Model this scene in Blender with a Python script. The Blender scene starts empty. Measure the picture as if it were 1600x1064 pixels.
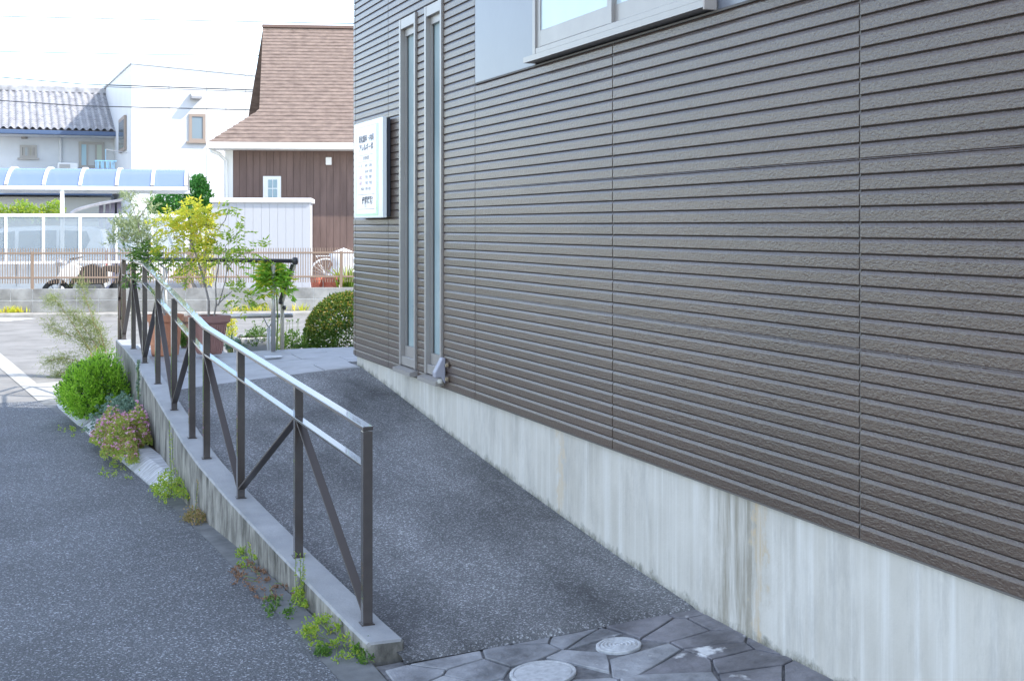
import bpy, math, random
import numpy as np
from mathutils import Vector, Matrix
random.seed(7); RNG = np.random.default_rng(7)
SC = bpy.context.scene
COL = SC.collection
R_ = math.radians

# ---------------------------------------------------------------- camera
FPX = 2040.0; HZ = 354.0; CAMZ = 1.62
PSI = math.atan(795 / FPX)
cd = bpy.data.cameras.new('camera'); cam = bpy.data.objects.new('camera', cd); COL.objects.link(cam)
cam.location = (0, 0, CAMZ); cam.rotation_euler = (R_(90), 0, -PSI)
cd.sensor_width = 36; cd.lens = FPX / 1600 * 36; cd.shift_y = -(532 - HZ) / 1600
cd.clip_start = 0.05; cd.clip_end = 2000
SC.camera = cam

# ---------------------------------------------------------------- sky, sun, exposure
SUN_EL = R_(42); LX, LY = -0.80, 0.60           # horizontal travel of the light
W = bpy.data.worlds.new('World'); SC.world = W; W.use_nodes = True
nt = W.node_tree; nt.nodes.clear()
out = nt.nodes.new('ShaderNodeOutputWorld'); bg = nt.nodes.new('ShaderNodeBackground')
sky = nt.nodes.new('ShaderNodeTexSky'); sky.sky_type = 'NISHITA'; sky.sun_disc = False
sky.sun_elevation = SUN_EL; sky.sun_rotation = math.atan2(-LX, -LY)
sky.air_density = 0.9; sky.dust_density = 0.1; sky.ozone_density = 1.0
tc = nt.nodes.new('ShaderNodeTexCoord'); mp = nt.nodes.new('ShaderNodeMapping'); mp.inputs['Scale'].default_value = (1.2, 1.2, 5.0)
cn = nt.nodes.new('ShaderNodeTexNoise'); cn.inputs['Scale'].default_value = 2.2; cn.inputs['Detail'].default_value = 7; cn.inputs['Roughness'].default_value = 0.55
cr = nt.nodes.new('ShaderNodeValToRGB'); cr.color_ramp.elements[0].position = 0.43; cr.color_ramp.elements[1].position = 0.72
cr.color_ramp.elements[1].color = (0.85, 0.85, 0.85, 1)
mx = nt.nodes.new('ShaderNodeMix'); mx.data_type = 'RGBA'; mx.inputs[7].default_value = (5.6, 5.4, 5.1, 1)
nt.links.new(tc.outputs['Generated'], mp.inputs[0]); nt.links.new(mp.outputs[0], cn.inputs['Vector'])
nt.links.new(cn.outputs['Fac'], cr.inputs[0]); nt.links.new(cr.outputs[0], mx.inputs[0])
nt.links.new(sky.outputs[0], mx.inputs[6]); nt.links.new(mx.outputs[2], bg.inputs[0])
bg.inputs[1].default_value = 0.15
nt.links.new(bg.outputs[0], out.inputs[0])
sd = bpy.data.lights.new('sun', 'SUN'); sun = bpy.data.objects.new('sun', sd); COL.objects.link(sun)
sd.energy = 2.0; sd.angle = R_(0.6); sd.color = (1.0, 0.95, 0.87)
sun.rotation_euler = Vector((LX * math.cos(SUN_EL), LY * math.cos(SUN_EL), -math.sin(SUN_EL))).to_track_quat('-Z', 'Y').to_euler()
sun.location = (8, -8, 12)
vs = SC.view_settings; vs.view_transform = 'Standard'; vs.look = 'None'; vs.gamma = 1; vs.exposure = 1.9; vs.use_curve_mapping = False
SC.cycles.max_bounces = 8; SC.cycles.transparent_max_bounces = 12
SC.cycles.use_denoising = True

# ---------------------------------------------------------------- pixel helpers (1600 x 1064 photo -> world)
Fv = np.array([math.sin(PSI), math.cos(PSI)]); Rv = np.array([math.cos(PSI), -math.sin(PSI)])
def ray(px, py):
    d = Fv + (px - 800) / FPX * Rv
    return np.array([d[0], d[1], (HZ - py) / FPX])
O = np.array([0, 0, CAMZ])
def onx(px, py, x): r = ray(px, py); return O + r * (x / r[0])
def ony(px, py, y): r = ray(px, py); return O + r * (y / r[1])
def onz(px, py, z): r = ray(px, py); return O + r * ((z - CAMZ) / r[2])
def atd(px, py, d): return O + ray(px, py) * d
# the street opposite runs almost across the view: its own frame (a along the street, b away from us)
def street(deg):
    global EA, EB
    th = R_(deg) - PSI
    EA = np.array([math.cos(th), math.sin(th)]); EB = np.array([-math.sin(th), math.cos(th)])
street(6)
def Bw(a, b, z): p = EA * a + EB * b; return (p[0], p[1], z)
def Bp(px, py, b):
    r = ray(px, py); q = r[:2]; t = b / q.dot(EB)
    return float(q.dot(EA) * t), float(CAMZ + r[2] * t)

# ---------------------------------------------------------------- materials
MATS = {}
def nd(t, typ, **kw):
    n = t.nodes.new(typ)
    for k, v in kw.items():
        setattr(n, k, v)
    return n
def pmat(name, col, rough=0.6, spec=0.5, metal=0.0, var=0.0, vscale=3.0, vcol=None, bump=0.0, bscale=60.0, bdist=0.01,
         stretch=(1, 1, 1), island=0.0, trans=0.0, alpha=1.0, speck=None, coat=0.0, detail=5, agg=None):
    """Principled material whose grain follows the world position."""
    if name in MATS: return MATS[name]
    m = bpy.data.materials.new(name); m.use_nodes = True; t = m.node_tree
    b = t.nodes['Principled BSDF']
    b.inputs['Roughness'].default_value = rough; b.inputs['Metallic'].default_value = metal
    b.inputs['Specular IOR Level'].default_value = spec; b.inputs['Base Color'].default_value = (*col, 1)
    b.inputs['Coat Weight'].default_value = coat
    if trans: b.inputs['Transmission Weight'].default_value = trans
    if alpha < 1: b.inputs['Alpha'].default_value = alpha
    g = nd(t, 'ShaderNodeNewGeometry'); mpn = nd(t, 'ShaderNodeMapping'); mpn.inputs['Scale'].default_value = stretch
    t.links.new(g.outputs['Position'], mpn.inputs[0])
    cur = None
    if var:
        n = nd(t, 'ShaderNodeTexNoise'); n.inputs['Scale'].default_value = vscale; n.inputs['Detail'].default_value = detail; n.inputs['Roughness'].default_value = 0.6
        t.links.new(mpn.outputs[0], n.inputs['Vector'])
        r = nd(t, 'ShaderNodeValToRGB'); r.color_ramp.elements[0].position = 0.32; r.color_ramp.elements[1].position = 0.68
        c2 = vcol or tuple(c * (1 - var) for c in col)
        r.color_ramp.elements[0].color = (*c2, 1); r.color_ramp.elements[1].color = (*[min(1, c * (1 + var * .5)) for c in col], 1)
        t.links.new(n.outputs['Fac'], r.inputs[0]); cur = r.outputs[0]
    if agg:        # (cell scale, lowest, highest factor): stones of mixed tone
        vo = nd(t, 'ShaderNodeTexVoronoi'); vo.inputs['Scale'].default_value = agg[0]; t.links.new(g.outputs['Position'], vo.inputs['Vector'])
        sp = nd(t, 'ShaderNodeSeparateColor'); t.links.new(vo.outputs['Color'], sp.inputs[0])
        pw = nd(t, 'ShaderNodeMath', operation='POWER'); t.links.new(sp.outputs[0], pw.inputs[0]); pw.inputs[1].default_value = agg[3]
        mr = nd(t, 'ShaderNodeMapRange'); mr.inputs['To Min'].default_value = agg[1]; mr.inputs['To Max'].default_value = agg[2]; t.links.new(pw.outputs[0], mr.inputs['Value'])
        x = nd(t, 'ShaderNodeMix', data_type='RGBA', blend_type='MULTIPLY'); x.inputs[0].default_value = 1; x.inputs[6].default_value = (*col, 1)
        if cur: t.links.new(cur, x.inputs[6])
        cc = nd(t, 'ShaderNodeCombineColor')
        for k in range(3): t.links.new(mr.outputs[0], cc.inputs[k])
        t.links.new(cc.outputs[0], x.inputs[7]); cur = x.outputs[2]
    if speck:      # (scale, colour, threshold)
        v = nd(t, 'ShaderNodeTexNoise'); v.inputs['Scale'].default_value = speck[0]; v.inputs['Detail'].default_value = 7
        t.links.new(g.outputs['Position'], v.inputs['Vector'])
        r = nd(t, 'ShaderNodeValToRGB'); r.color_ramp.elements[0].position = speck[2]; r.color_ramp.elements[1].position = speck[2] + .06
        t.links.new(v.outputs['Fac'], r.inputs[0])
        x = nd(t, 'ShaderNodeMix', data_type='RGBA'); x.inputs[6].default_value = (*col, 1); x.inputs[7].default_value = (*speck[1], 1)
        if cur: t.links.new(cur, x.inputs[6])
        t.links.new(r.outputs[0], x.inputs[0]); cur = x.outputs[2]
    if island:
        hs = nd(t, 'ShaderNodeHueSaturation'); mr = nd(t, 'ShaderNodeMapRange'); mr.inputs['To Min'].default_value = 1 - island; mr.inputs['To Max'].default_value = 1 + island
        t.links.new(g.outputs['Random Per Island'], mr.inputs['Value']); t.links.new(mr.outputs[0], hs.inputs['Value'])
        hs.inputs['Color'].default_value = (*col, 1)
        if cur: t.links.new(cur, hs.inputs['Color'])
        cur = hs.outputs[0]
    if cur: t.links.new(cur, b.inputs['Base Color'])
    if bump:
        n = nd(t, 'ShaderNodeTexNoise'); n.inputs['Scale'].default_value = bscale; n.inputs['Detail'].default_value = 4
        t.links.new(mpn.outputs[0], n.inputs['Vector'])
        bp = nd(t, 'ShaderNodeBump'); bp.inputs['Strength'].default_value = bump; bp.inputs['Distance'].default_value = bdist
        t.links.new(n.outputs['Fac'], bp.inputs['Height']); t.links.new(bp.outputs[0], b.inputs['Normal'])
    MATS[name] = m
    return m
def leafmat(name, c1, c2, c3=None, rough=0.45, tr=0.35):
    if name in MATS: return MATS[name]
    m = bpy.data.materials.new(name); m.use_nodes = True; t = m.node_tree
    b = t.nodes['Principled BSDF']; o = t.nodes['Material Output']
    g = nd(t, 'ShaderNodeNewGeometry'); r = nd(t, 'ShaderNodeValToRGB')
    r.color_ramp.elements[0].color = (*c1, 1); r.color_ramp.elements[1].color = (*c2, 1)
    if c3:
        e = r.color_ramp.elements.new(0.8); e.color = (*c2, 1); r.color_ramp.elements[-1].color = (*c3, 1)
    t.links.new(g.outputs['Random Per Island'], r.inputs[0]); t.links.new(r.outputs[0], b.inputs['Base Color'])
    b.inputs['Roughness'].default_value = rough; b.inputs['Specular IOR Level'].default_value = 0.35
    tl = nd(t, 'ShaderNodeBsdfTranslucent'); hs = nd(t, 'ShaderNodeHueSaturation'); hs.inputs['Value'].default_value = 1.5
    t.links.new(r.outputs[0], hs.inputs['Color']); t.links.new(hs.outputs[0], tl.inputs[0])
    ms = nd(t, 'ShaderNodeMixShader'); ms.inputs[0].default_value = tr
    t.links.new(b.outputs[0], ms.inputs[1]); t.links.new(tl.outputs[0], ms.inputs[2]); t.links.new(ms.outputs[0], o.inputs[0])
    MATS[name] = m
    return m

# ---------------------------------------------------------------- mesh helpers
class MB:
    def __init__(s): s.v = []; s.f = []
    def poly(s, pts):
        n = len(s.v); s.v += [tuple(map(float, p)) for p in pts]; s.f.append(tuple(range(n, n + len(pts)))); return s
    def grid(s, rows, close=False):
        """rows: list of equal-length point lists"""
        n = len(s.v); w = len(rows[0])
        for r in rows: s.v += [tuple(map(float, p)) for p in r]
        for i in range(len(rows) - 1):
            for j in range(w if close else w - 1):
                k = (j + 1) % w
                s.f.append((n + i * w + j, n + i * w + k, n + (i + 1) * w + k, n + (i + 1) * w + j))
        return s
    def hexa(s, c):
        """eight corners: bottom loop then top loop"""
        n = len(s.v); s.v += [tuple(map(float, p)) for p in c]
        for q in ((3, 2, 1, 0), (4, 5, 6, 7), (0, 1, 5, 4), (1, 2, 6, 5), (2, 3, 7, 6), (3, 0, 4, 7)):
            s.f.append(tuple(n + i for i in q))
        return s
    def box(s, x0, x1, y0, y1, z0, z1, fr=None):
        c = [(x0, y0, z0), (x1, y0, z0), (x1, y1, z0), (x0, y1, z0), (x0, y0, z1), (x1, y0, z1), (x1, y1, z1), (x0, y1, z1)]
        if fr: c = [fr(*p) for p in c]
        return s.hexa(c)
    def cbox(s, x0, x1, y0, y1, z0, z1, c=0.004, fr=None):
        """box with a chamfer along all its upright and level edges (two inset rings)"""
        def ring(z, i): return [(x0 + i + c * 0, y0 + i, z), (x1 - i, y0 + i, z), (x1 - i, y1 - i, z), (x0 + i, y1 - i, z)]
        rr = [ring(z0, c), ring(z0 + c, 0), ring(z1 - c, 0), ring(z1, c)]
        if fr: rr = [[fr(*p) for p in r] for r in rr]
        s.grid(rr, True); s.f.append(tuple(len(s.v) - 4 + i for i in range(4))); n = len(s.v) - 16; s.f.append((n + 3, n + 2, n + 1, n))
        return s
    def prism(s, outline, f0, f1):
        """outline of 2-D points; f0/f1 map (u,v) to the two end faces"""
        n = len(s.v); k = len(outline)
        s.v += [tuple(map(float, f0(*p))) for p in outline] + [tuple(map(float, f1(*p))) for p in outline]
        s.f.append(tuple(range(n + k - 1, n - 1, -1))); s.f.append(tuple(range(n + k, n + 2 * k)))
        for i in range(k):
            j = (i + 1) % k; s.f.append((n + i, n + j, n + k + j, n + k + i))
        return s
    def tube(s, pts, rad, seg=8, caps=True):
        pts = [Vector(p) for p in pts]; rows = []
        rads = rad if isinstance(rad, (list, tuple)) else [rad] * len(pts)
        up = Vector((0, 0, 1))
        for i, p in enumerate(pts):
            d = (pts[min(i + 1, len(pts) - 1)] - pts[max(i - 1, 0)]).normalized()
            if i == 0:
                a = d.cross(up if abs(d.z) < .95 else Vector((1, 0, 0))).normalized()
            else:
                a = (a - d * a.dot(d)).normalized()
            b = d.cross(a)
            rows.append([p + (a * math.cos(2 * math.pi * k / seg) + b * math.sin(2 * math.pi * k / seg)) * rads[i] for k in range(seg)])
        s.grid(rows, True)
        if caps:
            n = len(s.v); s.f.append(tuple(n - seg + k for k in range(seg))); n0 = n - seg * len(rows); s.f.append(tuple(n0 + seg - 1 - k for k in range(seg)))
        return s
    def bar(s, p, q, w, h, side=None):
        """rectangular bar from p to q; w across (horizontal), h the other way"""
        p = Vector(p); q = Vector(q); d = (q - p).normalized()
        a = Vector(side).normalized() if side is not None else d.cross(Vector((0, 0, 1))).normalized()
        a = (a - d * a.dot(d)).normalized(); b = a.cross(d)
        c = []
        for e in (p, q):
            c += [e - a * w / 2 - b * h / 2, e + a * w / 2 - b * h / 2, e + a * w / 2 + b * h / 2, e - a * w / 2 + b * h / 2]
        return s.hexa(c)
    def lathe(s, prof, c=(0, 0, 0), seg=24, sq=None):
        rows = []
        for r, z in prof:
            rows.append([(c[0] + r * math.cos(2 * math.pi * k / seg), c[1] + r * math.sin(2 * math.pi * k / seg), c[2] + z) for k in range(seg)])
        s.grid(rows, True); return s
    def build(s, name, mat, parent=None, smooth=False, loc=None, bevel=0.0):
        base = Vector((0, 0, 0))
        if parent is not None:
            p = parent
            while p is not None: base += p.location; p = p.parent
        if loc is not None: base = Vector(loc)
        me = bpy.data.meshes.new(name); me.from_pydata([tuple(Vector(v) - base) for v in s.v], [], s.f); me.update()
        if smooth: me.polygons.foreach_set('use_smooth', [True] * len(me.polygons))
        if mat is not None: me.materials.append(mat)
        o = bpy.data.objects.new(name, me); COL.objects.link(o)
        if parent is not None: o.parent = parent
        elif loc is not None: o.location = base
        if bevel:
            md = o.modifiers.new('bevel', 'BEVEL'); md.width = bevel; md.segments = 2; md.limit_method = 'ANGLE'
        return o
def tag(o, label=None, cat=None, group=None, kind=None):
    if label: o['label'] = label
    if cat: o['category'] = cat
    if group: o['group'] = group
    if kind: o['kind'] = kind
    return o
def thing(name, label, cat, loc, group=None):
    o = bpy.data.objects.new(name, None); COL.objects.link(o); o.location = loc; o.empty_display_size = 0.1
    bpy.context.view_layer.update()
    return tag(o, label, cat, group)
def share(o, name, parent, loc):
    c = bpy.data.objects.new(name, o.data); COL.objects.link(c); c.parent = parent; c.location = loc; return c
def lerp(a, b, t): return a + (b - a) * t
def interp(x, xs, ys): return float(np.interp(x, xs, ys))

# ================================================================ THE GROUND
M_asphalt = pmat('asphalt', (0.150, 0.156, 0.166), 0.75, 0.4, var=0.28, vscale=1.1, bump=0.7, bscale=90, bdist=0.02, detail=8, agg=(150, .70, 3.0, 8.0))
M_oldroad = pmat('pale_asphalt', (0.25, 0.24, 0.225), 0.9, 0.2, var=0.26, vscale=2.0, bump=0.4, bscale=150, bdist=0.006)
M_gutter = pmat('gutter_concrete', (0.17, 0.175, 0.175), 0.85, 0.3, var=0.35, vscale=7, bump=0.35, bscale=120, bdist=0.004)
M_conc = pmat('kerb_concrete', (0.30, 0.30, 0.29), 0.85, 0.25, var=0.4, vscale=9, bump=0.3, bscale=90, bdist=0.004, vcol=(0.17, 0.17, 0.165))
M_soil = pmat('soil', (0.09, 0.07, 0.05), 0.95, 0.1, var=0.5, vscale=30, bump=0.8, bscale=60, bdist=0.02)
M_land = pmat('landing_stone', (0.37, 0.375, 0.39), 0.6, 0.4, var=0.16, vscale=6, bump=0.15, bscale=160, bdist=0.002)
tag(MB().poly([(-260, -60, -.012), (320, -60, -.012), (320, 420, -.012), (-260, 420, -.012)]).build('ground', pmat('ground_gravel', (0.26, 0.25, 0.22), 0.95, 0.1, var=0.3, vscale=1.2)), kind='structure')

EDGE = [(1.16, -4), (1.15, 3.0), (1.12, 4.56), (1.08, 5.29), (0.99, 6.77), (0.88, 8.14), (0.65, 10.3), (0.48, 11.79), (0.30, 12.9)]
INNER = [(1.30, -4), (1.29, 3.0), (1.27, 4.7), (1.20, 5.3), (1.11, 6.77), (1.01, 8.0), (0.74, 10.3), (0.60, 11.79), (0.46, 12.9)]
def strip(l, r, z0, z1, mb=None):
    mb = mb or MB()
    return mb.grid([[(*a, z0), (*b, z1)] for a, b in zip(l, r)])
tag(strip([(-30, p[1]) for p in EDGE], EDGE, 0, 0).build('road', M_asphalt), kind='structure')
tag(strip(EDGE, INNER, 0.001, 0.006).build('gutter', M_gutter), kind='structure')
far = [Bw(-60, 24.15, 0), Bw(60, 24.15, 0)]
tag(MB().poly([(-60, 12.9, -.002), (60, 12.9, -.002), (60, far[1][1], -.002), (60, far[1][1], -.002), far[1][:2] + (-.002,), far[0][:2] + (-.002,)][0:2] + [far[1][:2] + (-.002,), far[0][:2] + (-.002,)]).build('crossing_road', M_oldroad), kind='structure')
# drain cover slabs and worn apron at the corner where the two roads meet
M_apron = pmat('apron_concrete', (0.42, 0.40, 0.36), 0.9, 0.2, var=0.2, vscale=4, bump=0.3, bscale=100, bdist=0.004)
ap = strip([(0.30, 12.905), (-0.03, 16.0), (-0.9, 24.0)], [(0.46, 12.905), (0.16, 16.0), (-0.65, 24.0)], .003, .003).build('gutter_apron', M_apron); tag(ap, kind='structure')
q = [onz(*p, 0.004) for p in ((30, 606), (112, 590), (150, 640), (70, 655))]
tag(MB().poly([(0.32, 13.0, .004), (0.95, 13.0, .004), (0.98, 14.6, .004), (0.24, 14.3, .004)]).build('crossover_slab', M_apron), kind='structure')
# worn white stop line across the far lane
c0 = Bw(Bp(-60, 492, 24.1)[0], 23.1, .003)
a0 = Bp(-70, 495, 23.3)[0]; a1 = Bp(38, 495, 23.3)[0]
tag(MB().poly([Bw(a0, 23.35, .003), Bw(a1 - .25, 23.05, .003), Bw(a1 + .1, 23.75, .003), Bw(a0, 23.9, .003)]).build('road_marking', pmat('road_paint', (0.78, 0.78, 0.75), 0.8, var=0.25, vscale=9)), kind='structure')

# ---- ramp between the low wall and the building
KY = [4.60, 4.91, 5.87, 6.85, 7.47, 7.87, 8.84, 9.98, 10.98, 11.8, 13.5]
KZ = [0.075, 0.083, 0.129, 0.212, 0.290, 0.335, 0.405, 0.480, 0.545, 0.562, 0.567]
PXY = [4.60, 4.91, 5.87, 6.85, 7.47, 7.87, 8.84, 13.5]
PXX = [1.335, 1.312, 1.243, 1.150, 1.085, 1.062, 1.055, 1.050]
RY = [4.40, 4.60, 5.29, 6.5, 7.6, 9.05, 9.75]; RZ = [0.098, 0.104, 0.146, 0.243, 0.336, 0.478, 0.540]
WX = 2.543
kz = lambda y: interp(y, KY, KZ); kx = lambda y: interp(y, PXY, PXX)
zl = lambda y: max(kz(y) - .045, .012 + .03 * (y - 4.6)); zr = lambda y: interp(y, RY, RZ)
M_ramp = pmat('ramp_asphalt', (0.19, 0.193, 0.20), 0.8, 0.35, var=0.60, vscale=1.25, bump=0.6, bscale=120, bdist=0.012, detail=11, stretch=(1.5, .6, 1), agg=(170, .72, 2.5, 5.0))
def zp(x, y): return 0.010 + 0.088 * (x - 1.27) / 1.27 + max(0, (4.4 - y)) * .022 * (x - 1.27) / 1.27
rows = []
for y in [4.615] + list(np.linspace(4.64, 9.76, 42)):
    r = []
    for t in np.linspace(0, 1, 12):
        y2 = y + lerp(0, -0.05, t) * (1 if y < 5 else 0)
        x = lerp(kx(y) + .04, WX + .06, t)
        # gentle crown in the middle
        z = lerp(zl(y), zr(y), t) + .012 * math.sin(math.pi * t)
        if y < 4.63: z = zp(x, y2) - .003
        r.append((x, y2, z))
    rows.append(r)
tag(MB().grid(rows).build('ramp', M_ramp, smooth=True), kind='structure')

# ---- landing at the top of the ramp, with its stone slabs
LZ = 0.545
zland = lambda x, y: min(LZ, lerp(max(zl(y), .40), LZ, min(1, max(0, (x - 1.12) / 1.35)) ** .8)) if y < 12.7 else LZ
land = MB()
for xa, xb, ya, yb in ((1.10, 1.80, 9.752, 12.66), (1.80, 9.5, 9.96, 11.42), (1.80, 2.60, 9.752, 9.96)):
    nx, ny = max(2, int((xb - xa) / .3) + 1), max(2, int((yb - ya) / .3) + 1)
    land.grid([[(x, y, zland(x, y) - .018) for x in np.linspace(xa, xb, nx)] for y in np.linspace(ya, yb, ny)])
    for (x0, y0, x1, y1) in ((xa, ya, xb, ya), (xa, yb, xb, yb), (xa, ya, xa, yb), (xb, ya, xb, yb)):
        pts = [(lerp(x0, x1, t), lerp(y0, y1, t)) for t in np.linspace(0, 1, 8)]
        land.grid([[(x, y, -.01) for x, y in pts], [(x, y, zland(x, y) - .018) for x, y in pts]])
LAND = tag(land.build('landing', pmat('landing_mortar', (0.22, 0.22, 0.22), 0.9, 0.2)), kind='structure')
def slab(xa, xb, ya, yb, dz=0):
    mb = MB().cbox(xa, xb, ya, yb, LZ - .022, LZ + dz, .003); mb.v = [(x, y, z - LZ + zland(x, y)) for x, y, z in mb.v]; mb.build('slab', M_land, LAND)
k = 0
for i, y0 in enumerate(np.arange(9.75, 12.6, 0.415)):
    for j, x0 in enumerate(np.arange(1.04, 6.0, 0.62)):
        xa = x0 + (0.31 if i % 2 else 0) ; xb = min(xa + .612, 6.3); ya = y0; yb = y0 + .408
        if i % 2 and j == 0:
            if True:
                slab(1.125, xa - .008, ya, yb)
        if yb > 11.45 and xb > 1.85: 
            if xa >= 1.7: continue
            xb = 1.80
        if yb <= 9.96 + .25 and xb > 2.50 and ya < 9.95: 
            if xa > 2.4: continue
            xb = min(xb, 2.55)
        zz = LZ + random.uniform(-.0015, .0015)
        slab(max(xa, 1.125), xb, ya, yb, zz - LZ)
q = onz(427, 557.5, LZ)
tag(MB().cbox(q[0] - .07, q[0] + .07, q[1] - .05, q[1] + .05, LZ - .001, LZ + .006, .002).build('access_cover', pmat('cover_white', (0.62, 0.63, 0.64), 0.5), loc=(q[0], q[1], LZ)), 'small pale square access plate set in the landing slabs', 'access cover')

# ---- forecourt: irregular stone paving
def zp(x, y): return 0.010 + 0.088 * (x - 1.27) / 1.27 + max(0, (4.4 - y)) * .022 * (x - 1.27) / 1.27
M_mortar = pmat('paving_mortar', (0.18, 0.18, 0.185), 0.9, 0.2, var=0.4, vscale=25, bump=0.5, bscale=90, bdist=0.005)
PAVE = tag(MB().grid([[(lerp(1.28, 2.62, t), y - .05 * t, zp(lerp(1.28, 2.62, t), y) - .010) for t in (0, .5, 1)] for y in (-4, 0, 2, 3, 4, 4.66)]).build('pavement', M_mortar), kind='structure')
covers = [(1.775, 4.255, .118), (2.125, 4.365, .084)]
def clip(poly, p, n):
    outp = []
    for i in range(len(poly)):
        a = poly[i]; b = poly[(i + 1) % len(poly)]
        da = (a[0] - p[0]) * n[0] + (a[1] - p[1]) * n[1]; db = (b[0] - p[0]) * n[0] + (b[1] - p[1]) * n[1]
        if da <= 0: outp.append(a)
        if (da < 0 < db) or (db < 0 < da):
            t = da / (da - db); outp.append((lerp(a[0], b[0], t), lerp(a[1], b[1], t)))
    return outp
seeds = []
rs = random.Random(21)
gy = 4.62
row = 0
while gy > -1.0:
    gx = 1.22 + (row % 2) * .13
    while gx < 2.68:
        seeds.append((gx + rs.uniform(-.10, .10), gy + rs.uniform(-.085, .085))); gx += rs.uniform(.18, .34)
    gy -= rs.uniform(.15, .20); row += 1
def stone_mat(i):
    cs = [(0.30, 0.305, 0.32), (0.265, 0.27, 0.285), (0.33, 0.335, 0.345), (0.19, 0.185, 0.20)]
    return pmat('paving_stone_%d' % i, cs[i], 0.62, 0.4, var=0.55, vscale=6, bump=0.8, bscale=26, bdist=0.012, speck=(7 if i == 3 else 14, (0.62, 0.62, 0.62) if i == 3 else (0.48, 0.49, 0.50), 0.61 if i == 3 else .645), detail=9)
for i, s in enumerate(seeds):
    poly = [(1.295, -1.2), (2.60, -1.2), (2.60, 4.57), (1.295, 4.60)]
    for j, t in enumerate(seeds):
        if i == j or abs(s[0] - t[0]) + abs(s[1] - t[1]) > 1.3: continue
        m = ((s[0] + t[0]) / 2, (s[1] + t[1]) / 2); d = (t[0] - s[0], t[1] - s[1]); L = math.hypot(*d); n = (d[0] / L, d[1] / L)
        poly = clip(poly, (m[0] - n[0] * .0045, m[1] - n[1] * .0045), n)
        if len(poly) < 3: break
    if len(poly) < 3: continue
    cen = (sum(p[0] for p in poly) / len(poly), sum(p[1] for p in poly) / len(poly))
    for cx, cy, cr_ in covers:
        d = (cx - cen[0], cy - cen[1]); L = math.hypot(*d)
        if L < .45:
            n = (d[0] / max(L, 1e-4), d[1] / max(L, 1e-4)); poly = clip(poly, (cx - n[0] * (cr_ + .012), cy - n[1] * (cr_ + .012)), n)
    if len(poly) < 3: continue
    # a little irregularity on the outline
    pl = []
    for a, b in zip(poly, poly[1:] + poly[:1]):
        if math.hypot(b[0] - a[0], b[1] - a[1]) < .02: continue
        pl.append(a)
        if math.hypot(b[0] - a[0], b[1] - a[1]) > .09:
            pl.append(((a[0] + b[0]) / 2 + rs.uniform(-.004, .004), (a[1] + b[1]) / 2 + rs.uniform(-.004, .004)))
    if len(pl) < 3: continue
    cen = (sum(p[0] for p in pl) / len(pl), sum(p[1] for p in pl) / len(pl))
    h = rs.uniform(-.002, .003)
    ins = lambda p, k: (lerp(p[0], cen[0], k), lerp(p[1], cen[1], k))
    rings = [[(p[0], p[1], zp(*p) - .010) for p in pl], [(p[0], p[1], zp(*p) - .003 + h) for p in pl], [(*ins(p, .03), zp(*p) + h) for p in pl]]
    mb = MB().grid(rings, True); n = len(mb.v); mb.f.append(tuple(range(n - len(pl), n)))
    mi = 3 if (cen[0] > 2.2 and rs.random() < .75) else rs.choice([0, 0, 1, 2])
    mb.build('paving_stone', stone_mat(mi), PAVE)
M_cov = pmat('cover_plastic', (0.50, 0.51, 0.52), 0.6, 0.4, var=0.25, vscale=40, bump=0.3, bscale=120, bdist=0.003)
def drain(cx, cy, r, label, rings):
    z = zp(cx, cy) - .002
    t = thing('drain_cover', label, 'drain cover', (cx, cy, z))
    sl = lambda p: (p[0], p[1], p[2] + zp(p[0], p[1]) - zp(cx, cy))
    mb = MB(); mb.lathe([(r, -.006), (r, .004), (r - .004, .006), (r - .012, .006), (r - .014, .001)], (cx, cy, z), 40); mb.v = [sl(p) for p in mb.v]; mb.build('rim', M_cov, t)
    prof = [(r - .014, .002), (r - .016, .005)]
    x = r - .018
    if rings:
        while x > .014: prof += [(x, .005), (x - .004, .0075), (x - .008, .0075), (x - .0105, .005)]; x -= .0145
        prof += [(.009, .005), (.006, .008), (.0001, .008)]
    else:
        prof += [(x * .7, .0058), (x * .35, .0062), (.0001, .0062)]
    mb = MB(); mb.lathe(prof, (cx, cy, z), 40); mb.v = [sl(p) for p in mb.v]; mb.build('lid', M_cov, t)
drain(*covers[0], 'larger plain round grey drain cover in the stone paving', False)
drain(*covers[1], 'smaller round drain cover with concentric rings in the stone paving', True)

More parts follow.
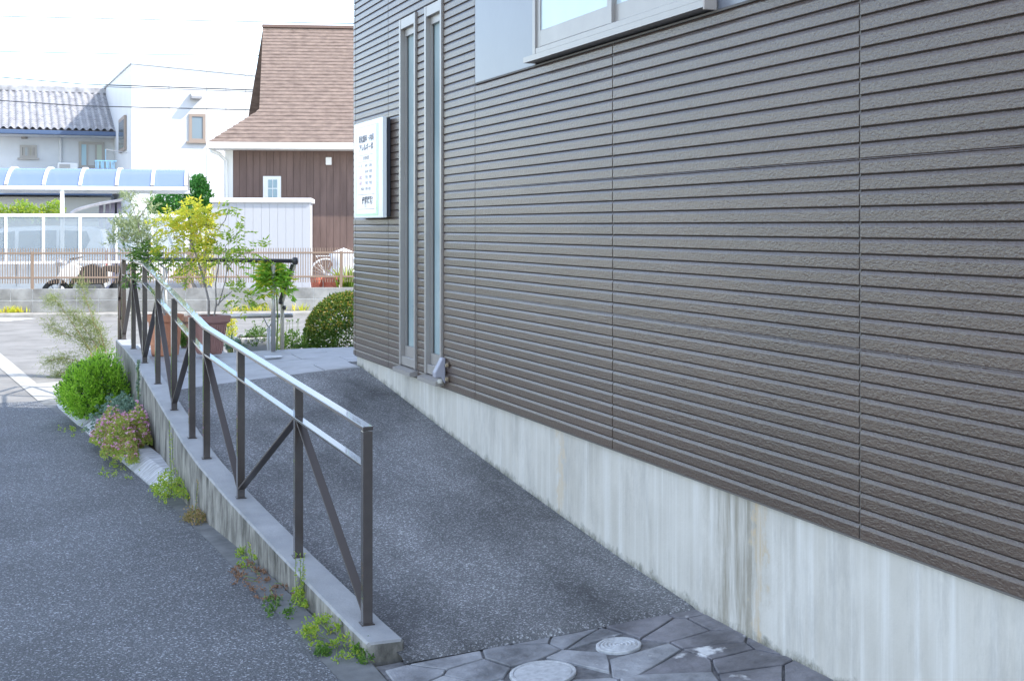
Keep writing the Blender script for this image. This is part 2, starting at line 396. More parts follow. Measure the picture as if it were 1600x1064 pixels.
# ================================================================ LOW WALL OF THE RAMP
def kerbwall():
    m = bpy.data.materials.new('low_wall_concrete'); m.use_nodes = True; t = m.node_tree; b = t.nodes['Principled BSDF']
    g = nd(t, 'ShaderNodeNewGeometry')
    def noise(scale, st, det=6):
        mpn = nd(t, 'ShaderNodeMapping'); mpn.inputs['Scale'].default_value = st; t.links.new(g.outputs['Position'], mpn.inputs[0])
        n = nd(t, 'ShaderNodeTexNoise'); n.inputs['Scale'].default_value = scale; n.inputs['Detail'].default_value = det; n.inputs['Roughness'].default_value = .65
        t.links.new(mpn.outputs[0], n.inputs['Vector']); return n
    def ramp(src, p0, p1, c0, c1):
        r = nd(t, 'ShaderNodeValToRGB'); r.color_ramp.elements[0].position = p0; r.color_ramp.elements[1].position = p1
        r.color_ramp.elements[0].color = (*c0, 1); r.color_ramp.elements[1].color = (*c1, 1); t.links.new(src, r.inputs[0]); return r
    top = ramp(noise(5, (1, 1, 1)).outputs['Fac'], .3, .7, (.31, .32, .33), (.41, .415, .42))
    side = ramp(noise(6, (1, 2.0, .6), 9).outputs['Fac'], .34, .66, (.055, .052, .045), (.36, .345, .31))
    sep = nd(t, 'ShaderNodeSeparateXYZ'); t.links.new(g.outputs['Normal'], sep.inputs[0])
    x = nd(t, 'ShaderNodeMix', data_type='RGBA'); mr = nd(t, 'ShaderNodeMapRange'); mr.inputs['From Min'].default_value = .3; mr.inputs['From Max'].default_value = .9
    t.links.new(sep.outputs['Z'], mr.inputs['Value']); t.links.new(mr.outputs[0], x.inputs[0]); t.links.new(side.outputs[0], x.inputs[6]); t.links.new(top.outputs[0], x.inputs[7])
    t.links.new(x.outputs[2], b.inputs['Base Color']); b.inputs['Roughness'].default_value = .85; b.inputs['Specular IOR Level'].default_value = .25
    bp = nd(t, 'ShaderNodeBump'); bp.inputs['Strength'].default_value = .5; bp.inputs['Distance'].default_value = .006
    t.links.new(noise(70, (1, 1, 1), 4).outputs['Fac'], bp.inputs['Height']); t.links.new(bp.outputs[0], b.inputs['Normal'])
    rows = []
    ys = [4.700, 4.708] + list(np.linspace(4.8, 12.6, 60)) + [12.692, 12.70]
    for i, y in enumerate(ys):
        c = kx(y); z = kz(y); w = .072; e = .008
        if i in (0, len(ys) - 1): z -= e; w -= e
        rows.append([(c - w, y, -.03), (c - w, y, z - e), (c - w + e, y, z), (c + w - e, y, z), (c + w, y, z - e), (c + w, y, -.03)])
    mb = MB().grid(rows)
    n = len(mb.v); mb.f.append((0, 1, 2, 3, 4, 5)); mb.f.append((n - 1, n - 2, n - 3, n - 4, n - 5, n - 6))
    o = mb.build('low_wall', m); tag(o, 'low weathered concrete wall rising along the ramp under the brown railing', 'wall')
kerbwall()

# ---- kerb stones of the planting strip
M_stone = pmat('pale_kerb', (0.46, 0.465, 0.48), 0.8, 0.3, var=0.5, vscale=9, bump=0.5, bscale=40, bdist=0.01, stretch=(1, 5, 1))
def kerbstone(y0, y1, x0, x1, label):
    rows = []
    for i in range(9):
        t = i / 8; y = lerp(y0, y1, t); x = lerp(x0, x1, t); e = .012 if i in (0, 8) else 0
        rows.append([(x + e, y, -.01), (x + e, y, .012), (x + .075, y, .075 - e), (x + .10, y, .088 - e), (x + .19, y, .090 - e), (x + .20, y, .08), (x + .20, y, -.01)])
    mb = MB().grid(rows); n = len(mb.v); mb.f.append(tuple(range(7))); mb.f.append(tuple(n - 1 - i for i in range(7)))
    tag(mb.build('kerb_stone', M_stone, loc=(x0, y0, 0)), label, 'kerb stone')
kerbstone(8.10, 9.60, .885, .735, 'long pale sloped kerb stone in front of the pink flower clump')
kerbstone(9.62, 11.0, .728, .585, 'pale sloped kerb stone half hidden below the bright green bush')
kerbstone(11.05, 12.5, .58, .44, 'pale sloped kerb stone behind the bright green bush beside the gutter')
tag(strip([(.98, 7.95), (.86, 9.55), (.72, 11.0), (.58, 12.5)], [(.995, 7.95), (.99, 9.55), (.99, 11.0), (.985, 12.72)], .07, .08).build('planting_strip', M_soil), kind='structure')

# ================================================================ RAILING
M_brace = pmat('brown_brace', (0.060, 0.048, 0.044), 0.35, 0.4)
M_rail = pmat('brown_aluminium', (0.062, 0.050, 0.044), 0.22, 0.8, metal=0.0, coat=0.8, var=0.12, vscale=20)
RAIL = thing('ramp_railing', 'dark brown metal railing with diagonal braces on the low ramp wall', 'railing', (1.06, 8.6, .3))
PPX = [573, 466, 376, 322.5, 300, 272, 246.5, 226, 208.5, 193.5]
posts = []
for px in PPX:
    y = 8.0
    for _ in range(30):
        y = float(onx(px, 500, kx(y))[1])
    posts.append((kx(y), y))
PH = 0.765
topz = []
TOPPX = [668, 606, 549, 512, 489, 463, 437, 413, 407.5, 404]
for (x, y), px, ty in zip(posts, PPX, TOPPX):
    topz.append(onx(px, ty, x)[2])
# rail heights: straight runs as in the real railing
for i in (1, 2): topz[i] = lerp(topz[0], topz[3], (posts[i][1] - posts[0][1]) / (posts[3][1] - posts[0][1]))
for i in (4, 5, 6): topz[i] = lerp(topz[3], topz[7], (posts[i][1] - posts[3][1]) / (posts[7][1] - posts[3][1]))
MID = 0.150
for i, ((x, y), tz) in enumerate(zip(posts, topz)):
    d = .04
    MB().box(x - .019, x + .019, y - .019, y + .019, kz(y) - .01, tz - .012).build('post', M_rail, RAIL, bevel=.0015)
    MB().box(x - .026, x + .026, y - .026, y + .026, kz(y) - .001, kz(y) + .004).build('base_plate', M_brace, RAIL)
# descending end panel beyond the last post
ex, ey = 1.075, 13.45
etz = float(onx(187, 443, ex)[2])
MB().box(ex - .019, ex + .019, ey - .019, ey + .019, -.01, etz).build('post', M_rail, RAIL, bevel=.0015)
P3 = lambda i, dz=0: (posts[i][0], posts[i][1], topz[i] + dz)
for (i, j) in ((0, 3), (3, 7), (7, 9)):
    p = Vector(P3(i)); q2 = Vector(P3(j)); dd = (q2 - p).normalized()
    if i == 0: p -= dd * .019
    MB().bar(p, q2, .042, .016).build('top_rail', M_rail, RAIL, bevel=.002)
for (i, j) in ((0, 3), (3, 7), (7, 9)):
    MB().bar(P3(i, -MID), P3(j, -MID), .036, .012).build('middle_rail', M_rail, RAIL, bevel=.0015)
MB().bar(P3(9), (ex, ey, etz), .042, .016).build('top_rail', M_rail, RAIL, bevel=.002)
MB().bar(P3(9, -MID), (ex, ey, etz - MID), .036, .012).build('middle_rail', M_rail, RAIL)
MB().bar(P3(9, -MID - .02), (ex, ey - .02, .25), .036, .010, side=(1, 0, 0)).build('brace', M_brace, RAIL)
MB().bar((ex, ey, etz - MID), (posts[9][0], posts[9][1] + .03, kz(12.6) + .03), .036, .010, side=(1, 0, 0)).build('brace', M_brace, RAIL)
for mid, end in ((1, 0), (1, 2), (3, 2), (4, 5), (6, 5), (6, 7), (8, 7), (8, 9)):
    s = 1 if posts[end][1] > posts[mid][1] else -1
    a = (posts[mid][0], posts[mid][1] + s * .02, topz[mid] - MID - .012); b = (posts[end][0], posts[end][1] - s * .024, kz(posts[end][1]) + .05)
    MB().bar(a, b, .036, .010, side=(1, 0, 0)).build('brace', M_brace, RAIL, bevel=.0015)

# ================================================================ THE CLINIC BUILDING
SB = .622; PIT = .0505; PAN = .606; BC = 9.93
def wallmat(name, col, rough, spec, bump, coat=0.0):
    m = bpy.data.materials.new(name); m.use_nodes = True; t = m.node_tree; b = t.nodes['Principled BSDF']
    g = nd(t, 'ShaderNodeNewGeometry')
    n = nd(t, 'ShaderNodeTexNoise'); n.inputs['Scale'].default_value = 115; n.inputs['Detail'].default_value = 4; n.inputs['Distortion'].default_value = .6
    mpn = nd(t, 'ShaderNodeMapping'); mpn.inputs['Scale'].default_value = (1, .55, 1.2); t.links.new(g.outputs['Position'], mpn.inputs[0]); t.links.new(mpn.outputs[0], n.inputs['Vector'])
    bp = nd(t, 'ShaderNodeBump'); bp.inputs['Strength'].default_value = bump; bp.inputs['Distance'].default_value = .006
    t.links.new(n.outputs['Fac'], bp.inputs['Height']); t.links.new(bp.outputs[0], b.inputs['Normal'])
    n2 = nd(t, 'ShaderNodeTexNoise'); n2.inputs['Scale'].default_value = 1.7; n2.inputs['Detail'].default_value = 6
    t.links.new(g.outputs['Position'], n2.inputs['Vector'])
    r = nd(t, 'ShaderNodeValToRGB'); r.color_ramp.elements[0].position = .3; r.color_ramp.elements[1].position = .7
    r.color_ramp.elements[0].color = (*[c * .88 for c in col], 1); r.color_ramp.elements[1].color = (*[c * 1.1 for c in col], 1)
    oi = nd(t, 'ShaderNodeObjectInfo'); hs = nd(t, 'ShaderNodeHueSaturation'); mr = nd(t, 'ShaderNodeMapRange'); mr.inputs['To Min'].default_value = .95; mr.inputs['To Max'].default_value = 1.05
    t.links.new(oi.outputs['Random'], mr.inputs['Value']); t.links.new(mr.outputs[0], hs.inputs['Value'])
    t.links.new(n2.outputs['Fac'], r.inputs[0]); t.links.new(r.outputs[0], hs.inputs['Color']); t.links.new(hs.outputs[0], b.inputs['Base Color'])
    b.inputs['Roughness'].default_value = rough; b.inputs['Specular IOR Level'].default_value = spec; b.inputs['Coat Weight'].default_value = coat
    return m
M_side = wallmat('brown_siding', (0.076, 0.050, 0.038), 0.29, 0.62, 0.40, 0.0)
M_core = pmat('siding_groove', (0.040, 0.031, 0.026), 0.8, 0.2)
M_seal = pmat('sealant', (0.13, 0.12, 0.11), 0.7, 0.3)
CLIN = thing('clinic_building', 'clinic building clad in glossy dark brown ribbed siding on a concrete base', 'building', (WX + .3, 5, 0))
TOPZ = 3.62
MB().box(WX + .16, 10.5, -9.0, BC - .012, SB + .004, TOPZ).build('wall_core', M_core, CLIN)
wy = lambda px: float(onx(px, 300, WX)[1])
S1 = (wy(651), wy(626)); S2 = (wy(692), wy(665.5))       # the two slit windows (y ranges)
U1 = (wy(1113), wy(838)); U2 = (2.4, wy(1178))             # the wide upper windows
_sm = MB(); _x0, _x1 = WX + .0065, WX + .159; _t = TOPZ - .001; _zt = SB + 48 * PIT - .012; _zq = SB + 36 * PIT
for _a, _b, _za, _zb in ((-9, U2[0], SB + .002, _t), (U2[0], U2[1], SB + .002, _zq), (U2[1], U1[0], SB + .002, _t), (U1[0], U1[1], SB + .002, _zq), (U1[1], S2[0], SB + .002, _t), (S2[0], S2[1], _zt, _t), (S2[1], S1[0], SB + .002, _t), (S1[0], S1[1], _zt, _t), (S1[1], BC - .02, SB + .002, _t)):
    _sm.box(_x0, _x1, _a, _b, _za, _zb)
SID = _sm.build('siding', M_core, CLIN)
# one rib: chamfered upper edge, slightly leaning face, undercut at the groove
PROF = [(.0070, .0490), (.0050, .0486), (.0012, .0405), (.0, .0365), (-.0002, .0050), (.0008, .0030), (.0070, .0026)]
def ribmesh(mb, y0, y1, z, x=WX, flip=False):
    mb.prism(PROF, lambda u, v: (x + u, y0, z + v), lambda u, v: (x + u, y1, z + v)); return mb
rib_cache = {}
def slat(y0, y1, z):
    key = round(y1 - y0, 3)
    base = Vector(CLIN.location)
    if key not in rib_cache:
        mb = ribmesh(MB(), 0, y1 - y0, 0, x=0)
        me = bpy.data.meshes.new('slat'); me.from_pydata(mb.v, [], mb.f); me.materials.append(M_side); rib_cache[key] = me
    o = bpy.data.objects.new('slat', rib_cache[key]); COL.objects.link(o); o.parent = SID; o.location = Vector((WX, y0, z)) - base
    return o
SE = [1.655, 3.475, 5.286, 7.114, 8.943]; TR = 9.865
J = .004
NR = int((TOPZ - SB) / PIT)
rest = MB()
for r in range(NR):
    z = SB + r * PIT
    vis = lambda zmax: slat if z < zmax else (lambda a, b, zz: ribmesh(rest, a, b, zz))
    for a, b, zmax in ((SE[0], SE[1], 2.37), (SE[1], SE[2], 2.65), (SE[2], SE[3], 2.95)):
        if r < 36: vis(zmax)(a + J, b - J, z)
    if r < 48:
        vis(3.3)(SE[3] + J, S2[0] - .004, z); ribmesh(rest, S2[1] + .012, S1[0] - .004, z); vis(3.3)(S1[1] + .012, SE[4] - J, z)
    else:
        vis(3.4)(SE[3] + J, SE[4] - J, z)
    vis(3.5)(SE[4] + J, TR - J, z)
    for a, b in ((-9.0, -7.445), (-7.445, -5.625), (-5.625, -3.805), (-3.805, -1.985), (-1.985, -.165), (-.165, SE[0])):
        if r < 36: ribmesh(rest, a + J, b - J, z)
    # far face of the building
    rest.prism(PROF, lambda u, v: (WX + .08, BC - u, z + v), lambda u, v: (10.5, BC - u, z + v))
ro = rest.build('slat_rest', M_side, SID); tag(ro, kind='stuff')
tr = MB()
for r in range(NR):
    z = SB + r * PIT
    for (u, v), (u2, v2) in zip(PROF, PROF[1:]):
        tr.poly([(WX + u, TR + J, z + v), (WX + u2, TR + J, z + v2), (WX + u2, BC - u2, z + v2), (WX + u, BC - u, z + v)])
        tr.poly([(WX + u, BC - u, z + v), (WX + u2, BC - u2, z + v2), (WX + .075, BC - u2, z + v2), (WX + .075, BC - u, z + v)])
tr.build('corner_trim', M_side, CLIN)
for y in SE:
    zt = SB + 36 * PIT if y < 7 else TOPZ
    MB().box(WX + .003, WX + .0100, y - J + .0005, y + J - .0005, SB, zt - .002).build('sealant_joint', M_seal, CLIN)
MB().box(WX + .003, WX + .0100, TR - J + .0005, TR + J - .0005, SB, TOPZ).build('sealant_joint', M_seal, CLIN)
# level joints between the siding panels catch a line of light
for n_ in range(1, 6):
    z = SB + n_ * PAN
    segs = ((-9, SE[3] - J), (SE[3] + J, S2[0] - .004), (S1[1] + .012, TR - J)) if n_ < 4 else ((SE[3] + J, TR - J),)
    for a, b in segs:
        if n_ == 3 and a < 0: continue
        MB().hexa([(WX + .001, a, z - .0005), (WX + .010, a, z - .0005), (WX + .010, b, z - .0005), (WX + .001, b, z - .0005),
                   (WX + .002, a, z + .002), (WX + .010, a, z + .0045), (WX + .010, b, z + .0045), (WX + .002, b, z + .002)]).build('panel_joint', M_side, CLIN)
# plain smooth panels beside the wide window
M_plain = pmat('smooth_panel', (0.17, 0.18, 0.21), 0.30, 0.6, var=0.06, vscale=3, bump=0.12, bscale=14, bdist=0.004)
zq = SB + 36 * PIT
MB().cbox(WX - .001, WX + .011, U1[1] + .012, SE[3] - J, zq + .006, TOPZ - .05, .002).build('smooth_panel', M_plain, CLIN)
MB().cbox(WX - .001, WX + .011, U2[1] + .012, U1[0] - .012, zq + .006, TOPZ - .05, .002).build('smooth_panel', M_plain, CLIN)
MB().cbox(WX - .001, WX + .011, -9.0, U2[0] - .012, zq + .006, TOPZ - .05, .002).build('smooth_panel', M_plain, CLIN)
MB().box(WX - .006, WX + .011, -9, SE[3] - J, zq - .003, zq + .005).build('flashing', M_seal, CLIN)
MB().cbox(WX - .03, 10.6, -9.1, BC + .03, TOPZ, TOPZ + .06, .006).build('roof_coping', pmat('coping', (.16, .15, .14), .4), CLIN)
# concrete base
def foundmat():
    m = bpy.data.materials.new('foundation_concrete'); m.use_nodes = True; t = m.node_tree; b = t.nodes['Principled BSDF']
    g = nd(t, 'ShaderNodeNewGeometry')
    def noise(scale, st, det=6, rough=.6):
        mpn = nd(t, 'ShaderNodeMapping'); mpn.inputs['Scale'].default_value = st; t.links.new(g.outputs['Position'], mpn.inputs[0])
        n = nd(t, 'ShaderNodeTexNoise'); n.inputs['Scale'].default_value = scale; n.inputs['Detail'].default_value = det; n.inputs['Roughness'].default_value = rough
        t.links.new(mpn.outputs[0], n.inputs['Vector']); return n.outputs['Fac']
    def ramp(src, pts):
        r = nd(t, 'ShaderNodeValToRGB'); e = r.color_ramp.elements
        e[0].position, e[1].position = pts[0][0], pts[-1][0]; e[0].color = (*pts[0][1], 1); e[1].color = (*pts[-1][1], 1)
        for p, c in pts[1:-1]:
            x = e.new(p); x.color = (*c, 1)
        t.links.new(src, r.inputs[0]); return r.outputs[0]
    def mix(f, a, bb, mode='MIX'):
        x = nd(t, 'ShaderNodeMix', data_type='RGBA', blend_type=mode)
        for s, i in ((f, 0), (a, 6), (bb, 7)):
            if hasattr(s, 'is_linked'): t.links.new(s, x.inputs[i])
            else: x.inputs[i].default_value = s if not isinstance(s, tuple) else (*s, 1)
        return x.outputs[2]
    base = ramp(noise(3, (1, 1, 1)), [(.3, (.46, .435, .385)), (.7, (.58, .553, .50))])
    streak = ramp(noise(9, (1, 1.6, .05), 5, .7), [(.40, (.0,) * 3), (.52, (.25,) * 3), (.70, (1,) * 3)])
    c = mix(streak, base, (.66, .645, .61))
    dark = ramp(noise(3.5, (1, 1.3, .35), 8, .75), [(.50, (0,) * 3), (.75, (.7,) * 3)])
    c = mix(dark, c, (.30, .29, .27))
    # one stained stretch under the siding joint
    sep = nd(t, 'ShaderNodeSeparateXYZ'); t.links.new(g.outputs['Position'], sep.inputs[0])
    def band(y, w):
        s = nd(t, 'ShaderNodeMath', operation='SUBTRACT'); 
        wn = nd(t, 'ShaderNodeMath', operation='MULTIPLY_ADD'); t.links.new(noise(4.5, (1, 1, .8), 6, .7), wn.inputs[0]); wn.inputs[1].default_value = .42; t.links.new(sep.outputs['Y'], wn.inputs[2])
        t.links.new(wn.outputs[0], s.inputs[0]); s.inputs[1].default_value = y + .21
        a = nd(t, 'ShaderNodeMath', operation='ABSOLUTE'); t.links.new(s.outputs[0], a.inputs[0])
        mr = nd(t, 'ShaderNodeMapRange'); mr.inputs['From Min'].default_value = w; mr.inputs['From Max'].default_value = w * .3; t.links.new(a.outputs[0], mr.inputs['Value'])
        mu = nd(t, 'ShaderNodeMath', operation='MULTIPLY'); t.links.new(mr.outputs[0], mu.inputs[0])
        t.links.new(ramp(noise(10, (1, 2.2, .18), 6, .7), [(.38, (0,) * 3), (.6, (1,) * 3)]), mu.inputs[1]); return mu.outputs[0]
    c = mix(band(4.27, .26), c, (.30, .275, .225)); c = mix(band(4.10, .05), c, (.52, .40, .25)); c = mix(band(5.95, .035), c, (.55, .47, .36))
    # moss and splash dirt along the foot, ragged
    at = nd(t, 'ShaderNodeAttribute', attribute_name='foot')
    nn = nd(t, 'ShaderNodeMath', operation='MULTIPLY'); t.links.new(noise(11, (1, 1.0, .8), 9, .8), nn.inputs[0]); nn.inputs[1].default_value = .21
    su = nd(t, 'ShaderNodeMath', operation='SUBTRACT'); t.links.new(nn.outputs[0], su.inputs[0]); t.links.new(at.outputs['Fac'], su.inputs[1])
    mr = nd(t, 'ShaderNodeMapRange'); mr.inputs['From Min'].default_value = .075; mr.inputs['From Max'].default_value = .125; t.links.new(su.outputs[0], mr.inputs['Value'])
    c = mix(mr.outputs[0], c, (.16, .16, .13))
    t.links.new(c, b.inputs['Base Color']); b.inputs['Roughness'].default_value = .75; b.inputs['Specular IOR Level'].default_value = .3
    bp = nd(t, 'ShaderNodeBump'); bp.inputs['Strength'].default_value = .25; bp.inputs['Distance'].default_value = .004
    t.links.new(noise(60, (1, 1, 1), 4), bp.inputs['Height']); t.links.new(bp.outputs[0], b.inputs['Normal'])
    return m
FX = WX + .022
zb = lambda y: zr(y) if y > 4.6 else zp(2.54, y)
ys = np.linspace(-9, BC - .03, 120); rows = []; foot = []
for y in ys:
    b0 = min(zb(y), LZ) ; col_ = []
    for z in (-.05, b0, b0 + .02, b0 + .05, b0 + .09, max(b0 + .1, SB - .12), max(b0 + .12, SB + .01)):
        col_.append((FX, y, min(z, SB + .01))); foot.append(max(0, z - b0))
    rows.append(col_)
mb = MB().grid(rows); mb.poly([(FX, BC - .03, -.05), (10.4, BC - .03, -.05), (10.4, BC - .03, SB + .01), (FX, BC - .03, SB + .01)]); foot += [.3] * 4
fo = mb.build('foundation', foundmat(), CLIN)
at = fo.data.attributes.new('foot', 'FLOAT', 'POINT'); at.data.foreach_set('value', foot)
# drip edge under the siding
MB().box(WX + .001, WX + .03, -9, BC - .03, SB - .004, SB + .003).build('drip_edge', M_seal, CLIN)
# --- windows
M_alu = pmat('pale_aluminium', (0.33, 0.31, 0.295), 0.38, 0.5, metal=0.25, var=.06, vscale=8)
M_black = pmat('black_gasket', (0.02, 0.02, 0.022), 0.6)
def frostmat():
    m = bpy.data.materials.new('frosted_glass'); m.use_nodes = True; t = m.node_tree; b = t.nodes['Principled BSDF']
    g = nd(t, 'ShaderNodeNewGeometry'); n = nd(t, 'ShaderNodeTexNoise'); n.inputs['Scale'].default_value = 1.3; n.inputs['Detail'].default_value = 3
    mpn = nd(t, 'ShaderNodeMapping'); mpn.inputs['Scale'].default_value = (1, 2.0, 1.6); t.links.new(g.outputs['Position'], mpn.inputs[0]); t.links.new(mpn.outputs[0], n.inputs['Vector'])
    r = nd(t, 'ShaderNodeValToRGB'); r.color_ramp.elements[0].position = .35; r.color_ramp.elements[1].position = .65
    r.color_ramp.elements[0].color = (.27, .36, .38, 1); r.color_ramp.elements[1].color = (.40, .50, .51, 1)
    t.links.new(n.outputs['Fac'], r.inputs[0]); t.links.new(r.outputs[0], b.inputs['Base Color'])
    b.inputs['Roughness'].default_value = .05; b.inputs['Specular IOR Level'].default_value = .8
    return m
M_frost = frostmat()
def slit(y0, y1, z0, z1):
    w = MB()
    w.cbox(WX - .012, WX + .10, y0, y0 + .028, z0, z1, .002); w.cbox(WX - .012, WX + .10, y1 - .034, y1, z0, z1, .002)
    w.cbox(WX - .010, WX + .10, y0 + .028, y1 - .034, z1 - .07, z1 - .001, .002); w.cbox(WX - .004, WX + .10, y0 + .028, y1 - .034, z0 + .001, z0 + .06, .002)
    win = w.build('window', M_alu, CLIN)
    s = MB(); i = .010
    s.cbox(WX + .020, WX + .060, y0 + .028, y0 + .045, z0 + .06, z1 - .07, .001); s.cbox(WX + .020, WX + .060, y1 - .051, y1 - .034, z0 + .06, z1 - .07, .001)
    s.cbox(WX + .018, WX + .060, y0 + .045, y1 - .051, z0 + .06, z0 + .13, .001); s.cbox(WX + .018, WX + .060, y0 + .045, y1 - .051, z1 - .12, z1 - .07, .001)
    s.build('sash', M_alu, win)
    MB().box(WX + .040, WX + .048, y0 + .045, y1 - .051, z0 + .13, z1 - .12).build('pane', M_frost, win)
    MB().box(WX + .034, WX + .0385, y1 - .056, y1 - .0515, z0 + .13, z1 - .12).build('gasket', M_black, win)
    MB().hexa([(WX - .055, y0 - .02, z0 - .045), (WX + .05, y0 - .02, z0 - .045), (WX + .05, y1 + .01, z0 - .045), (WX - .055, y1 + .01, z0 - .045),
               (WX - .055, y0 - .02, z0 - .018), (WX + .05, y0 - .02, z0 + .002), (WX + .05, y1 + .01, z0 + .002), (WX - .055, y1 + .01, z0 - .018)]).build('sill', M_alu, win)
SZT = SB + 48 * PIT - .012
slit(*S1, SB + .055, SZT); slit(*S2, SB + .055, SZT)
M_milk = pmat('milky_glass', (0.50, 0.60, 0.64), 0.16, 0.6, var=.08, vscale=2)
def wide(y0, y1, z0, z1, sashes):
    w = MB(); e = .035
    w.cbox(WX - .022, WX + .09, y0, y0 + e, z0, z1, .002); w.cbox(WX - .022, WX + .09, y1 - e, y1, z0, z1, .002)
    w.cbox(WX - .020, WX + .09, y0 + e, y1 - e, z0 + .001, z0 + .03, .002); w.cbox(WX - .020, WX + .09, y0 + e, y1 - e, z1 - .05, z1 - .001, .002)
    win = w.build('window', M_alu, CLIN)
    ym = (y0 + y1) / 2
    for k, (a, b) in enumerate(((y0 + e, ym + .02), (ym - .02, y1 - e))):
        dx = 0 if k == 1 else .018
        s = MB(); x0, x1 = WX - .012 + dx, WX + .006 + dx
        s.cbox(x0, x1, a, a + .045, z0 + .032, z1 - .05, .0015); s.cbox(x0, x1, b - .045, b, z0 + .032, z1 - .05, .0015)
        s.cbox(x0 + .0005, x1, a + .045, b - .045, z0 + .033, z0 + .115, .0015); s.cbox(x0 + .0005, x1, a + .045, b - .045, z1 - .10, z1 - .051, .0015)
        so = s.build('sash', M_alu, win)
        MB().box(x0 + .006, x0 + .012, a + .045, b - .045, z0 + .115, z1 - .10).build('pane', M_milk, win)
    MB().hexa([(WX - .06, y0 - .04, z0 - .040), (WX + .04, y0 - .04, z0 - .040), (WX + .04, y1 + .03, z0 - .040), (WX - .06, y1 + .03, z0 - .040),
               (WX - .06, y0 - .04, z0 - .012), (WX + .04, y0 - .04, z0 - .002), (WX + .04, y1 + .03, z0 - .002), (WX - .06, y1 + .03, z0 - .012)]).build('sill', M_alu, win)
    MB().cbox(WX - .064, WX - .012, y0 - .052, y0 - .040, z0 - .052, z0 - .006, .002).build('sill_cap', pmat('cap_plastic', (.40, .36, .33), .6), win)
wide(*U1, zq + .055, TOPZ - .12, 2); wide(*U2, zq + .055, TOPZ - .12, 2)

# --- fittings on the wall
q = onx(695, 580, WX); 
hood = thing('wall_vent_hood', 'small wedge shaped grey hood on the siding beside the slit window', 'vent hood', (WX, q[1], q[2]))
pr = [(0, -.075), (0, .085), (-.02, .085), (-.068, -.005), (-.068, -.035), (-.03, -.035)]
MB().prism(pr, lambda u, v: (WX - .004 + u, q[1] - .028, q[2] + v), lambda u, v: (WX - .004 + u, q[1] + .028, q[2] + v)).build('shell', pmat('hood_plastic', (.36, .36, .42), .4), hood, bevel=.006)
MB().lathe([(.0001, -.012), (.016, -.01), (.018, .005), (.012, .02)], (WX - .03, q[1], q[2] - .065), 12).build('nozzle', pmat('nozzle', (.6, .58, .52), .5), hood, smooth=True)
for dz in (.045, -.04):
    MB().tube([(WX - .02, q[1] - .075, q[2] + dz), (WX - .001, q[1] - .075, q[2] + dz)], .012, 10).build('bolt', pmat('bolt_brass', (.30, .24, .16), .5), hood)
    MB().box(WX - .006, WX - .001, q[1] - .09, q[1] - .035, q[2] + dz - .02, q[2] + dz + .02).build('bracket', M_side, hood)

# --- the sign
XF = WX - .064
def sign():
    y0, y1 = float(onx(597.5, 260, XF)[1]), float(onx(553, 260, XF)[1])
    zt = float(onx(597, 182.5, XF)[2]); zbm = float(onx(597, 340.5, XF)[2])
    return y0, y1, zt, zbm
sy0, sy1, sz1, sz0 = sign()
SIGN = thing('clinic_sign', 'white upright light box sign with grey Japanese lettering on the siding corner', 'sign', (WX, (sy0 + sy1) / 2, sz0))
M_white = pmat('sign_white', (0.80, 0.84, 0.86), 0.3, 0.5)
MB().cbox(WX - .032, WX - .004, sy0 + .006, sy1 - .01, sz0 + .008, sz1 - .008, .004).build('back_box', pmat('sign_dark', (.03, .032, .045), .5), SIGN)
MB().cbox(XF + .001, WX - .032, sy0, sy1, sz0, sz1, .004).build('case', M_white, SIGN, bevel=.003)
M_face = pmat('sign_face', (0.74, 0.75, 0.82), 0.18, 0.5); M_gr = pmat('sign_green', (0.55, 0.80, 0.52), 0.4); M_ink = pmat('sign_ink', (0.09, 0.09, 0.11), 0.6); M_red = pmat('sign_red', (0.70, 0.28, 0.32), 0.6); M_gold = pmat('sign_gold', (0.65, 0.62, 0.30), .6)
SW = sy1 - sy0; SH = sz1 - sz0
def sq_(name, u0, u1, v0, v1, m, d):      # u from the far edge (left in the picture) to the near edge, v from the top
    MB().box(XF - d, XF - d + .0008, sy1 - u1 * SW, sy1 - u0 * SW, sz1 - v1 * SH, sz1 - v0 * SH).build(name, m, SIGN)
sq_('border', .07, .86, .05, .975, M_gr, .001); sq_('panel', .11, .80, .06, .955, M_face, .002)
for v in (.345, .415): sq_('rule_line', .17, .72, v, v + .003, M_ink, .003)
for v in (.755, .905): sq_('rule_line', .17, .75, v, v + .0035, M_ink, .003)
def text(body, u, v, size, m, sx=1.0, bold=.0):
    c = bpy.data.curves.new('lettering', 'FONT'); c.body = body; c.align_x = 'CENTER'; c.align_y = 'CENTER'; c.size = size; c.offset = bold; c.fill_mode = 'FRONT'
    tmp = bpy.data.objects.new('tmp', c); COL.objects.link(tmp)
    bpy.context.view_layer.update()
    me = bpy.data.meshes.new_from_object(tmp.evaluated_get(bpy.context.evaluated_depsgraph_get()))
    bpy.data.objects.remove(tmp)
    M = Matrix.Translation(Vector((XF - .0032, sy1 - u * SW, sz1 - v * SH)) - Vector(SIGN.location)) @ Matrix(((0, 0, -1, 0), (-sx, 0, 0, 0), (0, 1, 0, 0), (0, 0, 0, 1)))
    me.transform(M); me.materials.clear(); me.materials.append(m)
    o = bpy.data.objects.new('lettering', me); COL.objects.link(o); o.parent = SIGN
K = SH
text('消化器科・内科', .455, .185, .078 * K, M_ink, 1.0 * SW / (K * 1.02), .0012); text('アレルギー科', .455, .275, .080 * K, M_ink, 1.05 * SW / K, .0012)
text('診療時間', .45, .382, .046 * K, M_ink, 1.3)
